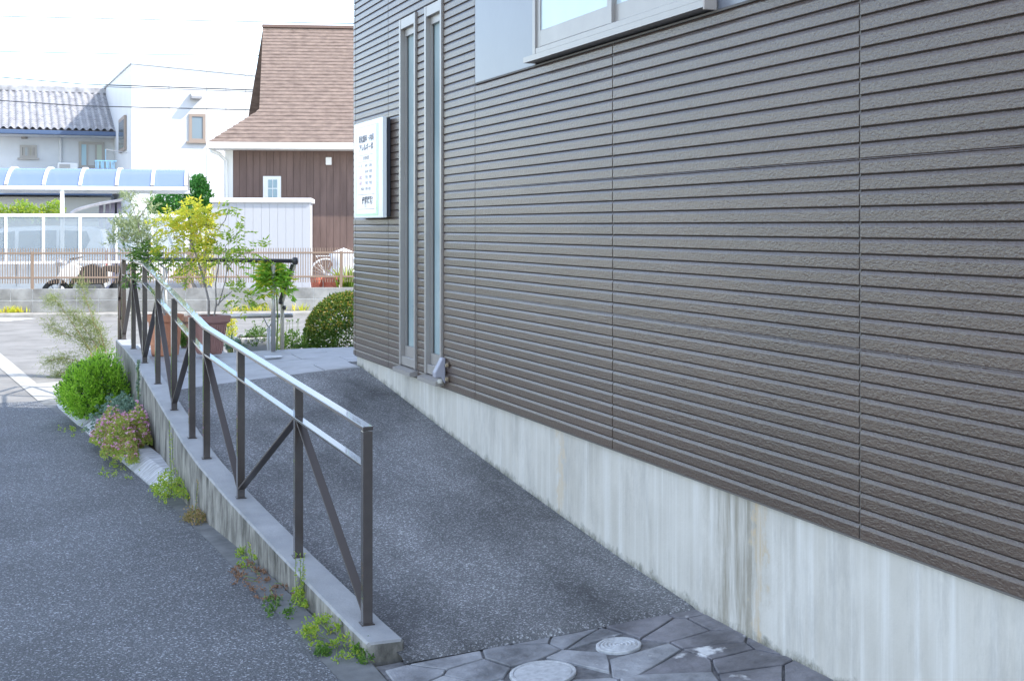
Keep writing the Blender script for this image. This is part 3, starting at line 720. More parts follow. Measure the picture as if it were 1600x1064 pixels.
for k, (a, b, mm) in enumerate((('月・火', '8:45－12:00', M_ink), ('', '16:00－18:30', M_ink), ('木曜', '午前　休診', M_red), ('土曜', '午前　午後', M_red))):
    if a: text(a, .25, .46 + k * .06, .040 * K, mm, 1.3)
    text(b, .54, .46 + k * .06, .040 * K, M_ink, 1.3)
text('休診日　日曜・祝日', .45, .70, .034 * K, M_ink, 1.3); text('伊藤医院', .50, .825, .088 * K, M_ink, 1.2, .0016); text('＋', .24, .825, .06 * K, M_gold, 1.2); text('入口', .44, .88, .035 * K, M_ink, 1.3)

# ================================================================ THE OTHER SIDE OF THE STREET
def bpx(mb, px0, px1, py0, py1, b, th, c=0):
    """box in the opposite street's frame whose front face fills the given pixels at distance b"""
    pm = (px0 + px1) / 2
    a0, _ = Bp(px0, py0, b); a1, _ = Bp(px1, py0, b); z1 = Bp(pm, py0, b)[1]; z0 = Bp(pm, py1, b)[1]
    return mb.cbox(a0, a1, b, b + th, z0, z1, c, Bw) if c else mb.box(a0, a1, b, b + th, z0, z1, Bw)
WB = 24.6
WTOP = .478
aL, aR = Bp(-420, 450, WB)[0], Bp(700, 450, WB)[0]
M_block = pmat('concrete_block', (0.30, 0.295, 0.28), 0.9, 0.2, var=0.45, vscale=2.6, bump=0.4, bscale=70, bdist=0.004, vcol=(.17, .165, .155))
M_mort = pmat('block_mortar', (0.55, 0.54, 0.51), 0.9, 0.2)
bw = thing('block_wall', 'low grey concrete block wall under the beige fence across the street', 'wall', Bw((aL + aR) / 2, WB, 0))
MB().box(aL, aR, WB + .005, WB + .14, -.05, WTOP - .004, Bw).build('mortar', M_mort, bw)
a = Bp(51, 470, WB)[0]
while a > aL: a -= .39
while a < aR:
    for z0, z1 in ((.055, .266), (.278, WTOP)):
        MB().cbox(a + .006, a + .384, WB - random.uniform(0, .002), WB + .15, z0, z1, .004, Bw).build('block', M_block, bw)
    a += .39
# road edge in front of it
tag(MB().cbox(aL, aR, WB - .45, WB - .01, -.02, .055, .012, Bw).build('far_kerb', pmat('far_kerb', (.36, .34, .31), .9, .2, var=.3, vscale=5)), kind='structure')
# the yard behind, a little above the road
tag(MB().poly([Bw(aL - 20, WB + .1, .02), Bw(aR + 25, WB + .1, .02), Bw(aR + 25, 60, .02), Bw(aL - 20, 60, .02)]).build('yard', pmat('yard_concrete', (.40, .39, .37), .9, .2, var=.2, vscale=1.5)), kind='structure')
# ---- fence
M_beige = pmat('beige_fence', (0.25, 0.175, 0.125), 0.5, 0.4)
fn = thing('bar_fence', 'beige metal fence of thin upright bars on the block wall', 'fence', Bw((aL + aR) / 2, WB + .07, WTOP))
FB = WB + .07
zr1, zr2 = Bp(200, 395.7, FB)[1], Bp(200, 433.5, FB)[1]; zt_, zb_ = Bp(200, 388, FB)[1], Bp(200, 442.5, FB)[1]
for z in (zr1, zr2): MB().cbox(aL, aR, FB - .018, FB + .018, z - .017, z + .017, .004, Bw).build('rail', M_beige, fn)
bar0 = None; a = Bp(-60, 400, FB)[0]; a_end = Bp(590, 400, FB)[0]
rest = MB(); aa = aL
while aa < aR:
    if a <= aa <= a_end:
        if bar0 is None:
            bar0 = MB().box(-.007, .007, -.005, .005, zb_, zt_, lambda x, y, z: (*(EA * x + EB * y), z)).build('bar', M_beige, None); bar0.parent = fn
            bar0.location = Vector((*Bw(aa, FB, 0)[:2], 0)) - fn.location
        else: share(bar0, 'bar', fn, Vector((*Bw(aa, FB, 0)[:2], 0)) - fn.location)
    else: rest.box(aa - .007, aa + .007, FB - .005, FB + .005, zb_, zt_, Bw)
    aa += .0456
tag(rest.build('bar_rest', M_beige, fn), kind='stuff')
ap_ = Bp(50.5, 420, FB)[0] - 5.6
while ap_ < aR:
    MB().cbox(ap_ - .024, ap_ + .024, FB - .026, FB + .026, WTOP - .05, zr1 + .03, .004, Bw).build('post', M_beige, fn); ap_ += 2.8

# ---- carport, turned a little more than the fence
street(13)
CB = 28.0
M_wal = pmat('white_aluminium', (0.80, 0.80, 0.80), 0.35, 0.5)
M_poly = pmat('blue_polycarbonate', (0.16, 0.22, 0.36), 0.2, 0.4, alpha=0.9)
M_smoke = pmat('smoke_panel', (0.34, 0.40, 0.45), 0.15, 0.5, alpha=0.42)
cp = thing('carport', 'white framed carport with arched blue roof and smoky side panels', 'carport', Bw(Bp(150, 400, CB)[0], CB, 0))
cr0, cr1 = Bp(-330, 290, CB)[0], Bp(293.5, 290, CB)[0]
zE, zE2 = Bp(150, 297.5, CB)[1], Bp(150, 291.5, CB)[1]
MB().cbox(cr0, cr1, CB - .06, CB + .06, zE, zE2, .01, Bw).build('eave_beam', M_wal, cp)
MB().cbox(cr0, cr1, CB + 2.75, CB + 2.87, zE, zE2, .01, Bw).build('eave_beam', M_wal, cp)
def arch(t): # t 0..1 across the roof
    return CB + 2.81 * t, zE2 + .42 * (1 - abs(2 * t - 1) ** 2.4)
TT = [0, .015, .035, .065, .11, .17, .25, .35, .5, .65, .75, .83, .89, .935, .965, .985, 1]
rib_px = [293 - 2.5, 238, 182, 125, 68, 9, -50, -110, -170, -230, -290]
ra = [Bp(p, 294, CB)[0] for p in rib_px]
for i, a in enumerate(ra):
    mb = MB(); rows = []
    for t in TT:
        b, z = arch(t); rows.append([Bw(a - .032, b, z - .03), Bw(a + .032, b, z - .03), Bw(a + .032, b, z + .03), Bw(a - .032, b, z + .03)])
    mb.grid(rows, True).build('rib', M_wal, cp)
    if i + 1 < len(ra):
        MB().grid([[Bw(ra[i + 1] + .03, arch(t)[0], arch(t)[1]), Bw(a - .03, arch(t)[0], arch(t)[1])] for t in TT]).build('roof_sheet', M_poly, cp, smooth=True)
for px in (97, -190):
    bpx(MB(), px - 3, px + 3, 292, 470, CB - .03, .08, .004).build('post', M_wal, cp)
for y0, y1 in ((334, 339), (409, 413)): bpx(MB(), -330, 294, y0, y1, CB - .09, .04, .004).build('panel_rail', M_wal, cp)
for px in (9, 67.7, 125, 181.6, 238, 291, -50, -110, -170, -230): bpx(MB(), px - 2.2, px + 2.2, 339.2, 408.8, CB - .085, .03, .003).build('mullion', M_wal, cp)
mp_ = sorted((9, 67.7, 125, 181.6, 238, 291, -50, -110, -170, -230))
for p, q in zip(mp_, mp_[1:]): bpx(MB(), p + 2.2, q - 2.2, 339.2, 408.8, CB - .072, .005).build('side_panel', M_smoke, cp)

# ---- van parked under it (a along the street; it faces left)
VB = 29.35
M_van = pmat('van_paint', (0.74, 0.76, 0.78), 0.25, 0.5, coat=.6)
M_glass = pmat('dark_glass', (0.05, 0.07, 0.08), 0.06, 0.6, coat=.3)
M_tyre = pmat('tyre', (0.02, 0.02, 0.02), 0.8); M_rim = pmat('wheel_rim', (.45, .46, .48), .3, metal=.6)
va = lambda px: Bp(px, 400, VB)[0]
rear = va(167); L0 = rear - 3.4
van = thing('parked_van', 'small white van parked under the carport behind smoky panels', 'van', Bw((rear + L0) / 2, VB + .75, .02))
prof = [(0, .30), (.02, .62), (.12, .84), (.72, .98), (1.12, 1.50), (1.30, 1.585), (2.2, 1.62), (3.1, 1.60), (3.28, 1.54), (3.37, 1.05), (3.40, .55), (3.38, .28), (3.15, .25), (3.12, .42), (2.98, .55), (2.78, .55), (2.64, .42), (2.60, .25), (.98, .25), (.95, .42), (.80, .56), (.60, .56), (.46, .42), (.42, .25)]
def vs_(u, v, side): # tumblehome
    ins = .0 if v < .9 else .10 * (v - .9) / .7
    return Bw(L0 + u, VB + (ins if side == 0 else 1.48 - ins), v + .02)
MB().prism(prof, lambda u, v: vs_(u, v, 0), lambda u, v: vs_(u, v, 1)).build('body', M_van, van, bevel=.03)
def vwin(pts):
    MB().prism(pts, lambda u, v: (lambda p: (p[0] - EB[0] * .006, p[1] - EB[1] * .006, p[2]))(vs_(u, v, 0)), lambda u, v: vs_(u, v, 0)).build('side_window', M_glass, van)
vwin([(.92, 1.02), (1.22, 1.46), (1.52, 1.50), (1.52, 1.02)]); vwin([(1.60, 1.02), (1.60, 1.50), (2.36, 1.52), (2.36, 1.02)]); vwin([(2.42, 1.02), (2.42, 1.52), (2.98, 1.50), (3.05, 1.30), (2.95, 1.12), (2.70, 1.02)])
MB().poly([(lambda p: p)(Bw(L0 + u - .01, VB + b, v + .03)) for u, v, b in ((.74, 1.0, .10), (1.13, 1.49, .14), (1.13, 1.49, 1.34), (.74, 1.0, 1.38))]).build('windscreen', M_glass, van)
for u in (.70, 2.88):
    w = Bw(L0 + u, VB + .08, .29); e = np.array([EB[0], EB[1], 0])
    ring = lambda r, off: [tuple(np.array(w) + e * off + np.array([EA[0], EA[1], 0]) * r * math.cos(2 * math.pi * k / 24) + np.array([0, 0, 1]) * r * math.sin(2 * math.pi * k / 24)) for k in range(24)]
    MB().grid([ring(.18, -.075), ring(.26, -.085), ring(.275, -.06), ring(.275, .08), ring(.2, .09)], True).build('wheel', M_tyre, van, smooth=True)
    mb = MB().grid([ring(.18, -.07), ring(.16, -.06), ring(.05, -.075), ring(.001, -.078)], True); mb.build('wheel_rim', M_rim, van)
MB().cbox(L0 + .95, L0 + 1.08, VB - .16, VB - .02, 1.02, 1.18, .02, Bw).build('door_mirror', M_van, van)
MB().cbox(L0 + 3.36, L0 + 3.41, VB + .02, VB + .12, .75, 1.1, .01, Bw).build('tail_light', pmat('tail_red', (.4, .03, .03), .2), van)
for u in (1.56, 2.39): MB().box(L0 + u - .004, L0 + u + .004, VB - .0025, VB + .01, .35, .98, Bw).build('door_seam', pmat('seam', (.08, .08, .08), .6), van)

# ---- motorcycle in front of the carport
street(6)
MBb = 26.1
ma = lambda px: Bp(px, 430, MBb)[0]
mot = thing('motorcycle', 'dark motorcycle with a white front cowl parked behind the bar fence', 'motorcycle', Bw(ma(130), MBb, .02))
M_mk = pmat('motor_black', (.025, .023, .022), .35, .5); M_mw = pmat('motor_white', (.75, .75, .73), .3)
def wheel(parent, a, b, z, r, t, m, mr, spokes=0):
    c = np.array(Bw(a, b, z)); ea = np.array([EA[0], EA[1], 0]); eb = np.array([EB[0], EB[1], 0]); up = np.array([0, 0, 1])
    pts = lambda rr, ph: tuple(c + ea * math.cos(ph) * rr + up * math.sin(ph) * rr)
    mb = MB(); rows = []
    for k in range(25):
        ph = 2 * math.pi * k / 24; cc = np.array(pts(r - t, ph)); er = ea * math.cos(ph) + up * math.sin(ph)
        rows.append([tuple(cc + (er * math.cos(g) + eb * math.sin(g)) * t) for g in np.linspace(0, 2 * math.pi, 9)[:-1]])
    mb.grid(rows, True); w = mb.build('wheel', m, parent, smooth=True)
    s = MB()
    for k in range(spokes):
        ph = 2 * math.pi * k / spokes; s.tube([pts(.03, ph), pts(r - t * 1.5, ph)], .003 if spokes > 8 else .012, 4, False)
    s.tube([tuple(c - eb * .05), tuple(c + eb * .05)], .03, 8); s.build('spokes', mr, w)
wf, wr = ma(88), ma(88) + 1.25
wheel(mot, wf, MBb, .31, .29, .05, M_tyre, M_rim, 6); wheel(mot, wr, MBb, .31, .29, .06, M_tyre, M_rim, 6)
def bshape(pts, w0, m, name, parent, b=MBb, off=(0, 0)):
    MB().prism(pts, lambda u, v: Bw(off[0] + u, b - w0, v), lambda u, v: Bw(off[0] + u, b + w0, v)).build(name, m, parent, bevel=.015)
bshape([(.02, .62), (.18, .86), (.32, .92), (.50, .80), (.42, .64), (.20, .58)], .14, M_mw, 'front_cowl', mot, off=(wf, 0))
bshape([(.40, .50), (.46, .82), (.70, .90), (.92, .80), (.98, .55), (.7, .42)], .13, M_mk, 'fuel_tank', mot, off=(wf, 0))
bshape([(.86, .76), (.92, .86), (1.25, .86), (1.50, .92), (1.52, .84), (1.2, .72)], .12, pmat('motor_seat', (.035, .03, .028), .7), 'seat', mot, off=(wf, 0))
bshape([(.42, .22), (.40, .48), (.88, .50), (.92, .24)], .15, pmat('motor_engine', (.14, .14, .15), .4, metal=.5), 'engine', mot, off=(wf, 0))
bshape([(1.05, .30), (1.12, .62), (1.50, .74), (1.52, .66), (1.30, .34)], .10, M_mk, 'rear_body', mot, off=(wf, 0))
MB().tube([Bw(wf, MBb - .08, .31), Bw(wf + .25, MBb - .08, .95)], .022, 8).build('fork', M_rim, mot); MB().tube([Bw(wf, MBb + .08, .31), Bw(wf + .25, MBb + .08, .95)], .022, 8).build('fork', M_rim, mot)
MB().tube([Bw(wf + .42, MBb - .36, 1.02), Bw(wf + .28, MBb - .15, .98), Bw(wf + .28, MBb + .15, .98), Bw(wf + .42, MBb + .36, 1.02)], .014, 8).build('handlebar', M_mk, mot)
MB().tube([Bw(wf + .75, MBb - .18, .26), Bw(wf + 1.1, MBb - .2, .28), Bw(wf + 1.55, MBb - .2, .42)], [.025, .04, .05], 10).build('exhaust', M_rim, mot)
MB().tube([Bw(wf + 1.55, MBb - .02, .60), Bw(wf + 1.42, MBb - .02, 1.0)], .02, 6).build('grab_bar', pmat('motor_gold', (.6, .5, .36), .4), mot)
MB().lathe([(.0001, -.08), (.07, -.05), (.085, 0), (.07, .05), (.0001, .08)], Bw(wf + .06, MBb, .92), 14).build('headlight', M_rim, mot, smooth=True)

# ---- white storage shed
SHB = 28.0
M_shed = pmat('shed_white', (0.42, 0.42, 0.44), 0.5, 0.4)
shed = thing('storage_shed', 'white panelled storage shed in front of the brown house', 'shed', Bw(Bp(408, 440, SHB)[0], SHB, .02))
a0, a1 = Bp(331, 400, SHB)[0], Bp(485, 400, SHB)[0]; zt = Bp(408, 317, SHB)[1]
MB().box(a0 + .02, a1 - .02, SHB + .02, SHB + 1.3, .02, zt, Bw).build('body', M_shed, shed)
n = 12; w = (a1 - a0) / n
for i in range(n): MB().cbox(a0 + i * w + .002, a0 + (i + 1) * w - .002, SHB, SHB + .03, .02, zt - .002, .003, Bw).build('panel', M_shed, shed)
MB().cbox(a0 - .04, a1 + .03, SHB - .05, SHB + 1.35, zt, zt + .10, .01, Bw).build('roof', pmat('shed_roof', (.72, .72, .72), .4), shed)

# ---- brown house
HB = 31.0
M_bwall = pmat('brown_boards', (0.165, 0.110, 0.094), 0.7, 0.3, var=0.22, vscale=8, stretch=(1, 1, .15), bump=.3, bscale=40, bdist=.004)
M_trim = pmat('white_trim', (0.78, 0.77, 0.74), 0.5)
M_shingle = pmat('brown_shingle', (0.205, 0.155, 0.130), 0.9, 0.2, var=0.5, vscale=5.5, vcol=(.15, .112, .095), bump=.5, bscale=60, bdist=.006, stretch=(1, 1, 2.5))
bh = thing('brown_house', 'house with dark brown boarded wall and steep brown shingle roof', 'house', Bw(Bp(460, 440, HB)[0], HB, .02))
a0 = Bp(364, 300, HB)[0]; a1 = a0 + 8; ze = Bp(450, 233, HB)[1]
MB().box(a0 - .15, a1, HB + .03, HB + 7, .02, ze - .02, Bw).build('wall', M_bwall, bh)
w = .155; i = 0
while a0 + (i + 1) * w < a0 + 4.2:
    MB().cbox(a0 + i * w + .003, a0 + (i + 1) * w - .003, HB - .004, HB + .03, .02, ze - .01, .005, Bw).build('board', M_bwall, bh); i += 1
MB().cbox(a0 - .18, a0, HB - .02, HB + .05, .02, ze, .006, Bw).build('corner_board', M_trim, bh)
EBb = 30.45; zeav = Bp(440, 223, EBb)[1]; RB_ = 34.2; zrid = Bp(480, 43.5, RB_)[1]; sl = (zrid - zeav) / (RB_ - EBb)
def onroof(px, py):
    r = ray(px, py); qd = r[:2].dot(EB); s = (zeav - CAMZ - sl * EBb) / (r[2] - sl * qd)
    return float(r[:2].dot(EA) * s), qd * s, CAMZ + r[2] * s
pe = onroof(325, 223); pk = onroof(405, 173); pt = onroof(411, 43.5)
ar = a1 + .5
nC = 34
for i in range(nC):
    t0, t1 = i / nC, (i + 1) / nC
    def left(t):
        b = lerp(EBb, RB_, t)
        return interp(b, [pe[1], pk[1], pk[1] + .02, pt[1]], [pe[0], pk[0], pk[0], pt[0]])
    b0, b1 = lerp(EBb, RB_, t0), lerp(EBb, RB_, t1); z0, z1 = lerp(zeav, zrid, t0), lerp(zeav, zrid, t1)
    MB().hexa([Bw(left(t0), b0, z0 - .01), Bw(ar, b0, z0 - .01), Bw(ar, b1, z1 - .01), Bw(left(t1), b1, z1 - .01),
               Bw(left(t0), b0 - .004, z0 + .028), Bw(ar, b0 - .004, z0 + .028), Bw(ar, b1, z1 + .006), Bw(left(t1), b1, z1 + .006)]).build('shingle_course', M_shingle, bh)
mb = MB()
mb.poly([Bw(pe[0], EBb, zeav - .015), Bw(pk[0], pk[1], pk[2] - .015), Bw(pt[0], RB_, zrid - .015), Bw(pt[0], 2 * RB_ - pk[1], pk[2] - .015), Bw(pe[0], 2 * RB_ - EBb, zeav - .015)])
mb.poly([Bw(pt[0], RB_, zrid), Bw(ar, RB_, zrid), Bw(ar, 2 * RB_ - EBb, zeav), Bw(pe[0], 2 * RB_ - EBb, zeav)])
mb.build('roof', M_shingle, bh)
MB().cbox(pt[0] - .02, ar, RB_ - .12, RB_ + .12, zrid - .03, zrid + .05, .01, Bw).build('ridge_cap', pmat('ridge_brown', (.17, .11, .09), .7), bh)
MB().cbox(pe[0] - .03, ar, EBb - .09, EBb + .02, zeav - .15, zeav - .005, .012, Bw).build('gutter', M_trim, bh)
MB().box(pe[0], ar, EBb + .02, HB + .05, zeav - .155, zeav - .13, Bw).build('soffit', M_trim, bh)
wf_ = bpx(MB(), 411, 439, 275.5, 320, HB - .05, .05, .006).build('window', M_trim, bh)
for (p0, p1) in ((419, 425.4), (426.6, 433)):
    for (y0, y1) in ((281, 294), (295.5, 309)):
        bpx(MB(), p0, p1, y0, y1, HB - .056, .008).build('pane', pmat('house_glass', (.18, .30, .38), .1, .6), wf_)
bpx(MB(), 509, 518, 246, 258, HB - .09, .09, .01).build('vent_cover', M_trim, bh)
d = [Bp(330, 236, HB - .45), Bp(343, 241, HB - .25), Bp(353, 252, HB - .08), Bp(353.5, 320, HB - .08), Bp(353.5, 440, HB - .08)]
MB().tube([Bw(d[0][0], HB - .45, d[0][1]), Bw(d[1][0], HB - .25, d[1][1]), Bw(d[2][0], HB - .08, d[2][1]), Bw(d[3][0], HB - .08, d[3][1]), Bw(d[3][0], HB - .08, .1)], .045, 10).build('downpipe', M_trim, bh, smooth=True)

# ---- white modern house (square to our building)
P0 = atd(205, 95, 40); X0, Y0 = P0[0], P0[1]
M_wh = pmat('white_cladding', (0.66, 0.67, 0.68), 0.5, 0.4, var=.04, vscale=1)
wh = thing('white_house', 'plain white panelled house with sloping parapet behind the carport', 'house', (X0, Y0, .02))
zb1 = onx(159, 139, X0); zr1_ = ony(420, 116.5, Y0); XR = X0 + 9.0; slope = (zr1_[2] - P0[2]) / (zr1_[0] - X0); zR = P0[2] + slope * 9; YB = zb1[1]
sy = (zb1[2] - P0[2]) / (YB - Y0)
zt2 = lambda x, y: P0[2] + slope * (x - X0) + sy * (y - Y0)
MB().hexa([(X0 + .03, Y0 + .03, 0), (XR, Y0 + .03, 0), (XR, YB, 0), (X0 + .03, YB, 0)] + [(x, y, zt2(x, y) - .01) for x, y in ((X0 + .03, Y0 + .03), (XR, Y0 + .03), (XR, YB), (X0 + .03, YB))]).build('wall', M_wh, wh)
xs = [X0] + [float(ony(p, 200, Y0)[0]) for p in (264, 323, 353, 384)] + [XR]
for a, b in zip(xs, xs[1:]):
    MB().hexa([(a + .008, Y0, .02), (b - .008, Y0, .02), (b - .008, Y0 + .035, .02), (a + .008, Y0 + .035, .02), (a + .008, Y0, zt2(a, Y0) - .1), (b - .008, Y0, zt2(b, Y0) - .1), (b - .008, Y0 + .035, zt2(b, Y0) - .1), (a + .008, Y0 + .035, zt2(a, Y0) - .1)]).build('cladding_panel', M_wh, wh)
MB().hexa([(X0 - .03, Y0 - .03, zt2(X0, Y0) - .09), (XR, Y0 - .03, zt2(XR, Y0) - .09), (XR, YB, zt2(XR, YB) - .09), (X0 - .03, YB, zt2(X0, YB) - .09), (X0 - .03, Y0 - .03, zt2(X0, Y0)), (XR, Y0 - .03, zt2(XR, Y0)), (XR, YB, zt2(XR, YB)), (X0 - .03, YB, zt2(X0, YB))]).build('parapet_cap', M_wh, wh)
M_bronze = pmat('bronze_frame', (.30, .24, .20), .4); M_hg = pmat('house_glass2', (.22, .28, .32), .08, .6)
def ywin(parent, plane_y, px0, px1, py0, py1, mf, mg, e=.09, cols=1, th=.06):
    p = ony(px0, py0, plane_y); q = ony(px1, py1, plane_y); x0, x1, z1, z0 = p[0], q[0], p[2], q[2]
    f = MB(); f.box(x0, x1, plane_y - th, plane_y + .02, z0, z0 + e); f.box(x0, x1, plane_y - th, plane_y + .02, z1 - e, z1)
    f.box(x0, x0 + e, plane_y - th + .003, plane_y + .02, z0 + e, z1 - e); f.box(x1 - e, x1, plane_y - th + .003, plane_y + .02, z0 + e, z1 - e)
    for k in range(1, cols): xm = lerp(x0, x1, k / cols); f.box(xm - e * .35, xm + e * .35, plane_y - th + .01, plane_y + .02, z0 + e, z1 - e)
    wn = f.build('window', mf, parent)
    for k in range(cols):
        MB().box(lerp(x0, x1, k / cols) + e * .4, lerp(x0, x1, (k + 1) / cols) - e * .4, plane_y - .035, plane_y - .025, z0 + e * .8, z1 - e * .8).build('pane', mg if not isinstance(mg, list) else mg[k % len(mg)], wn)
    MB().box(x0 - .08, x1 + .08, plane_y - th - .06, plane_y, z0 - .05, z0 - .002).build('sill', mf, wn)
ywin(wh, Y0, 295, 321, 178, 222, M_bronze, M_hg)
for px0, px1, t0, t1, m in ((164.5, 176, 205, 250, pmat('shutter_brown', (.20, .15, .12), .6)), (187.5, 196.5, 184, 240, pmat('shade_glass', (.16, .19, .2), .1))):
    p = onx(px1, t0 - 4, X0); q = onx(px0, t1, X0)
    wn = MB().box(X0 - .05, X0 + .02, p[1], q[1], q[2], p[2]).build('window', M_bronze, wh)
    MB().box(X0 - .058, X0 - .04, p[1] + .15, q[1] - .15, q[2] + .1, p[2] - .12).build('pane', m, wn)
p = ony(305, 152, Y0)
lp = MB().prism([(0, -.08), (0, .10), (-.10, .10), (-.42, -.02), (-.42, -.08)], lambda u, v: (p[0] - .16, Y0 + u, p[2] + v), lambda u, v: (p[0] + .16, Y0 + u, p[2] + v)).build('wall_vent', pmat('vent_grey', (.30, .30, .31), .5), wh)

# ---- older house with a tiled roof
PT = atd(80, 205, 46); YT = PT[1]
th_ = thing('tiled_house', 'pale house with grey tiled roof and blue gutter left of the white house', 'house', (PT[0], YT, .02))
M_twall = pmat('pale_render', (0.66, 0.68, 0.70), 0.8, 0.2, var=.08, vscale=1.5)
xl = float(ony(-330, 205, YT)[0]); xr = X0 + 4.0; zet = float(ony(80, 206, YT)[2])
MB().box(xl, xr, YT, YT + 8, .02, zet - .02).build('wall', M_twall, th_)
YE = YT - .9; zea = float(ony(80, 203.5, YE)[2]); zrg = float(ony(80, 144, YT + 4)[2])
M_tile = pmat('grey_roof_tile', (0.34, 0.335, 0.345), 0.45, 0.5, var=.5, vscale=3.2, vcol=(.19, .185, .195), stretch=(1, 1.6, 1))
pit = .235; x = xl - .3; j = 0
tile0 = None
while x < xr:
    if tile0 is None:
        mb = MB(); rows = []; N = 22
        for i in range(N):
            for e in (0, 1):
                t = (i + e * .98) / N; lift = .03 * (1 - e)
                y = lerp(YE, YT + 4, t); z = lerp(zea, zrg, t) + lift
                rows.append([(x + pit * k / 6, y, z + (.07 * math.sin(math.pi * min(1, (k / 6) * 1.5)) if k / 6 < .667 else -.012)) for k in range(7)])
        tile0 = mb.grid(rows).build('tile_row', M_tile, th_); tx = x
    else: share(tile0, 'tile_row', th_, (x - tx, 0, 0))
    x += pit
MB().poly([(xl - .3, YE, zea - .03), (xr, YE, zea - .03), (xr, YT + 4, zrg - .03), (xl - .3, YT + 4, zrg - .03)]).build('roof', M_tile, th_)
MB().poly([(xl - .3, YT + 8.9, zea - .03), (xr, YT + 8.9, zea - .03), (xr, YT + 4, zrg - .03), (xl - .3, YT + 4, zrg - .03)]).build('roof', M_tile, th_)
MB().cbox(xl - .3, xr, YT + 3.8, YT + 4.2, zrg - .05, zrg + .22, .05).build('ridge', M_tile, th_)
M_blue = pmat('blue_gutter', (0.06, 0.10, 0.19), 0.4)
MB().cbox(xl - .3, xr, YE - .12, YE + .02, zea - .17, zea - .02, .02).build('gutter', M_blue, th_)
MB().box(xl - .3, xr, YE + .02, YT, zea - .20, zea - .15).build('soffit', M_twall, th_)
ywin(th_, YT, 31, 57.5, 227, 247.5, M_alu, [pmat('tw_dark', (.10, .10, .11), .2), pmat('tw_grey', (.34, .38, .40), .3), pmat('tw_tan', (.36, .34, .28), .4), pmat('tw_dark2', (.18, .16, .16), .3)], .08, 4)
ywin(th_, YT, 123, 163, 222, 263, M_alu, [pmat('cur_blue', (.40, .58, .66), .5), pmat('cur_grey', (.48, .50, .50), .5), pmat('cur_grn', (.48, .54, .46), .5)], .09, 3)
p = ony(94.5, 216, YT); MB().tube([(p[0], YT - .06, p[2]), (p[0], YT - .06, 3.2)], .05, 8).build('pipe', M_wh, th_)
p = ony(38, 213, YT); MB().lathe([(.0001, -.1), (.1, -.1), (.12, .0), (.1, .1), (.0001, .1)], (p[0], YT - .05, p[2]), 10).build('vent', pmat('vent_tan', (.30, .28, .26), .6), th_)
# its lower lean-to seen below the carport roof
YL = YT - 3.2; zg = float(ony(80, 301, YL)[2])
MB().box(xl, X0 - .3, YL, YT, .02, zg - .15).build('lean_to_wall', pmat('lean_wall', (.50, .49, .45), .8), th_)
MB().cbox(xl, X0 - .3, YL - .5, YL - .35, zg - .1, zg + .06, .02).build('gutter', M_blue, th_)
MB().hexa([(xl, YL - .4, zg - .06), (X0 - .3, YL - .4, zg - .06), (X0 - .3, YT, zg + .75), (xl, YT, zg + .75), (xl, YL - .4, zg), (X0 - .3, YL - .4, zg), (X0 - .3, YT, zg + .82), (xl, YT, zg + .82)]).build('lean_to_roof', M_tile, th_)
MB().box(xl, X0 - .3, YL - .02, YL, zg - .95, zg - .75).build('sill_band', pmat('band_grey', (.30, .28, .27), .7), th_)
# air conditioner on the lean-to roof
p = ony(105.5, 271, YT - .9)
ac = thing('air_conditioner', 'white air conditioner unit below the curtained window of the tiled house', 'air conditioner', (p[0], YT - .9, p[2] - .04))
acw = float(ony(121, 270, YT - .9)[0] - ony(90, 270, YT - .9)[0]); ach = 16 / FPX * 45
MB().cbox(p[0] - acw / 2, p[0] + acw / 2, YT - 1.05, YT - .7, p[2] + .02, p[2] + ach, .02).build('case', pmat('ac_white', (.8, .8, .79), .5), ac)
for k in range(7): MB().box(p[0] - acw * .42, p[0] + acw * .12, YT - 1.065, YT - 1.052, p[2] + .07 + k * .036, p[2] + .09 + k * .036).build('grille_slat', pmat('ac_grille', (.42, .40, .38), .6), ac)
for s in (-1, 1): MB().box(p[0] + s * acw * .35 - .03, p[0] + s * acw * .35 + .03, YT - 1.05, YT - .7, p[2] - .06, p[2] + .02).build('foot', pmat('ac_foot', (.3, .3, .3), .6), ac)
# laundry hanger with pegs
p = atd(165, 252, 39)
lh = thing('laundry_hanger', 'pale blue peg hanger by the corner of the white house', 'laundry hanger', tuple(p))
M_peg = pmat('peg_blue', (.20, .42, .62), .4)
for k in range(3): MB().box(p[0] - .32 + k * .02, p[0] + .30, p[1] - .2 + k * .2 - .012, p[1] - .2 + k * .2 + .012, p[2] - .02 + k * .01, p[2] + .012 + k * .01).build('hanger_bar', M_peg, lh)
for k in range(2): MB().box(p[0] - .3 + k * .56, p[0] - .27 + k * .56, p[1] - .22, p[1] + .24, p[2] - .018, p[2] + .006).build('hanger_bar', M_peg, lh)
for k in range(12): MB().box(p[0] - .3 + k * .05, p[0] - .28 + k * .05, p[1] - .2 + (k % 3) * .2 - .01, p[1] - .2 + (k % 3) * .2 + .01, p[2] - .22, p[2] - .02).build('peg', M_peg, lh)
MB().tube([tuple(p), (p[0], p[1], p[2] + .35)], .008, 6).build('hook', M_peg, lh)
MB().tube([(p[0], p[1], p[2] + .35), (X0 + .01, Y0 + 1.5, p[2] + .38)], .012, 6).build('support_arm', M_rim, lh)
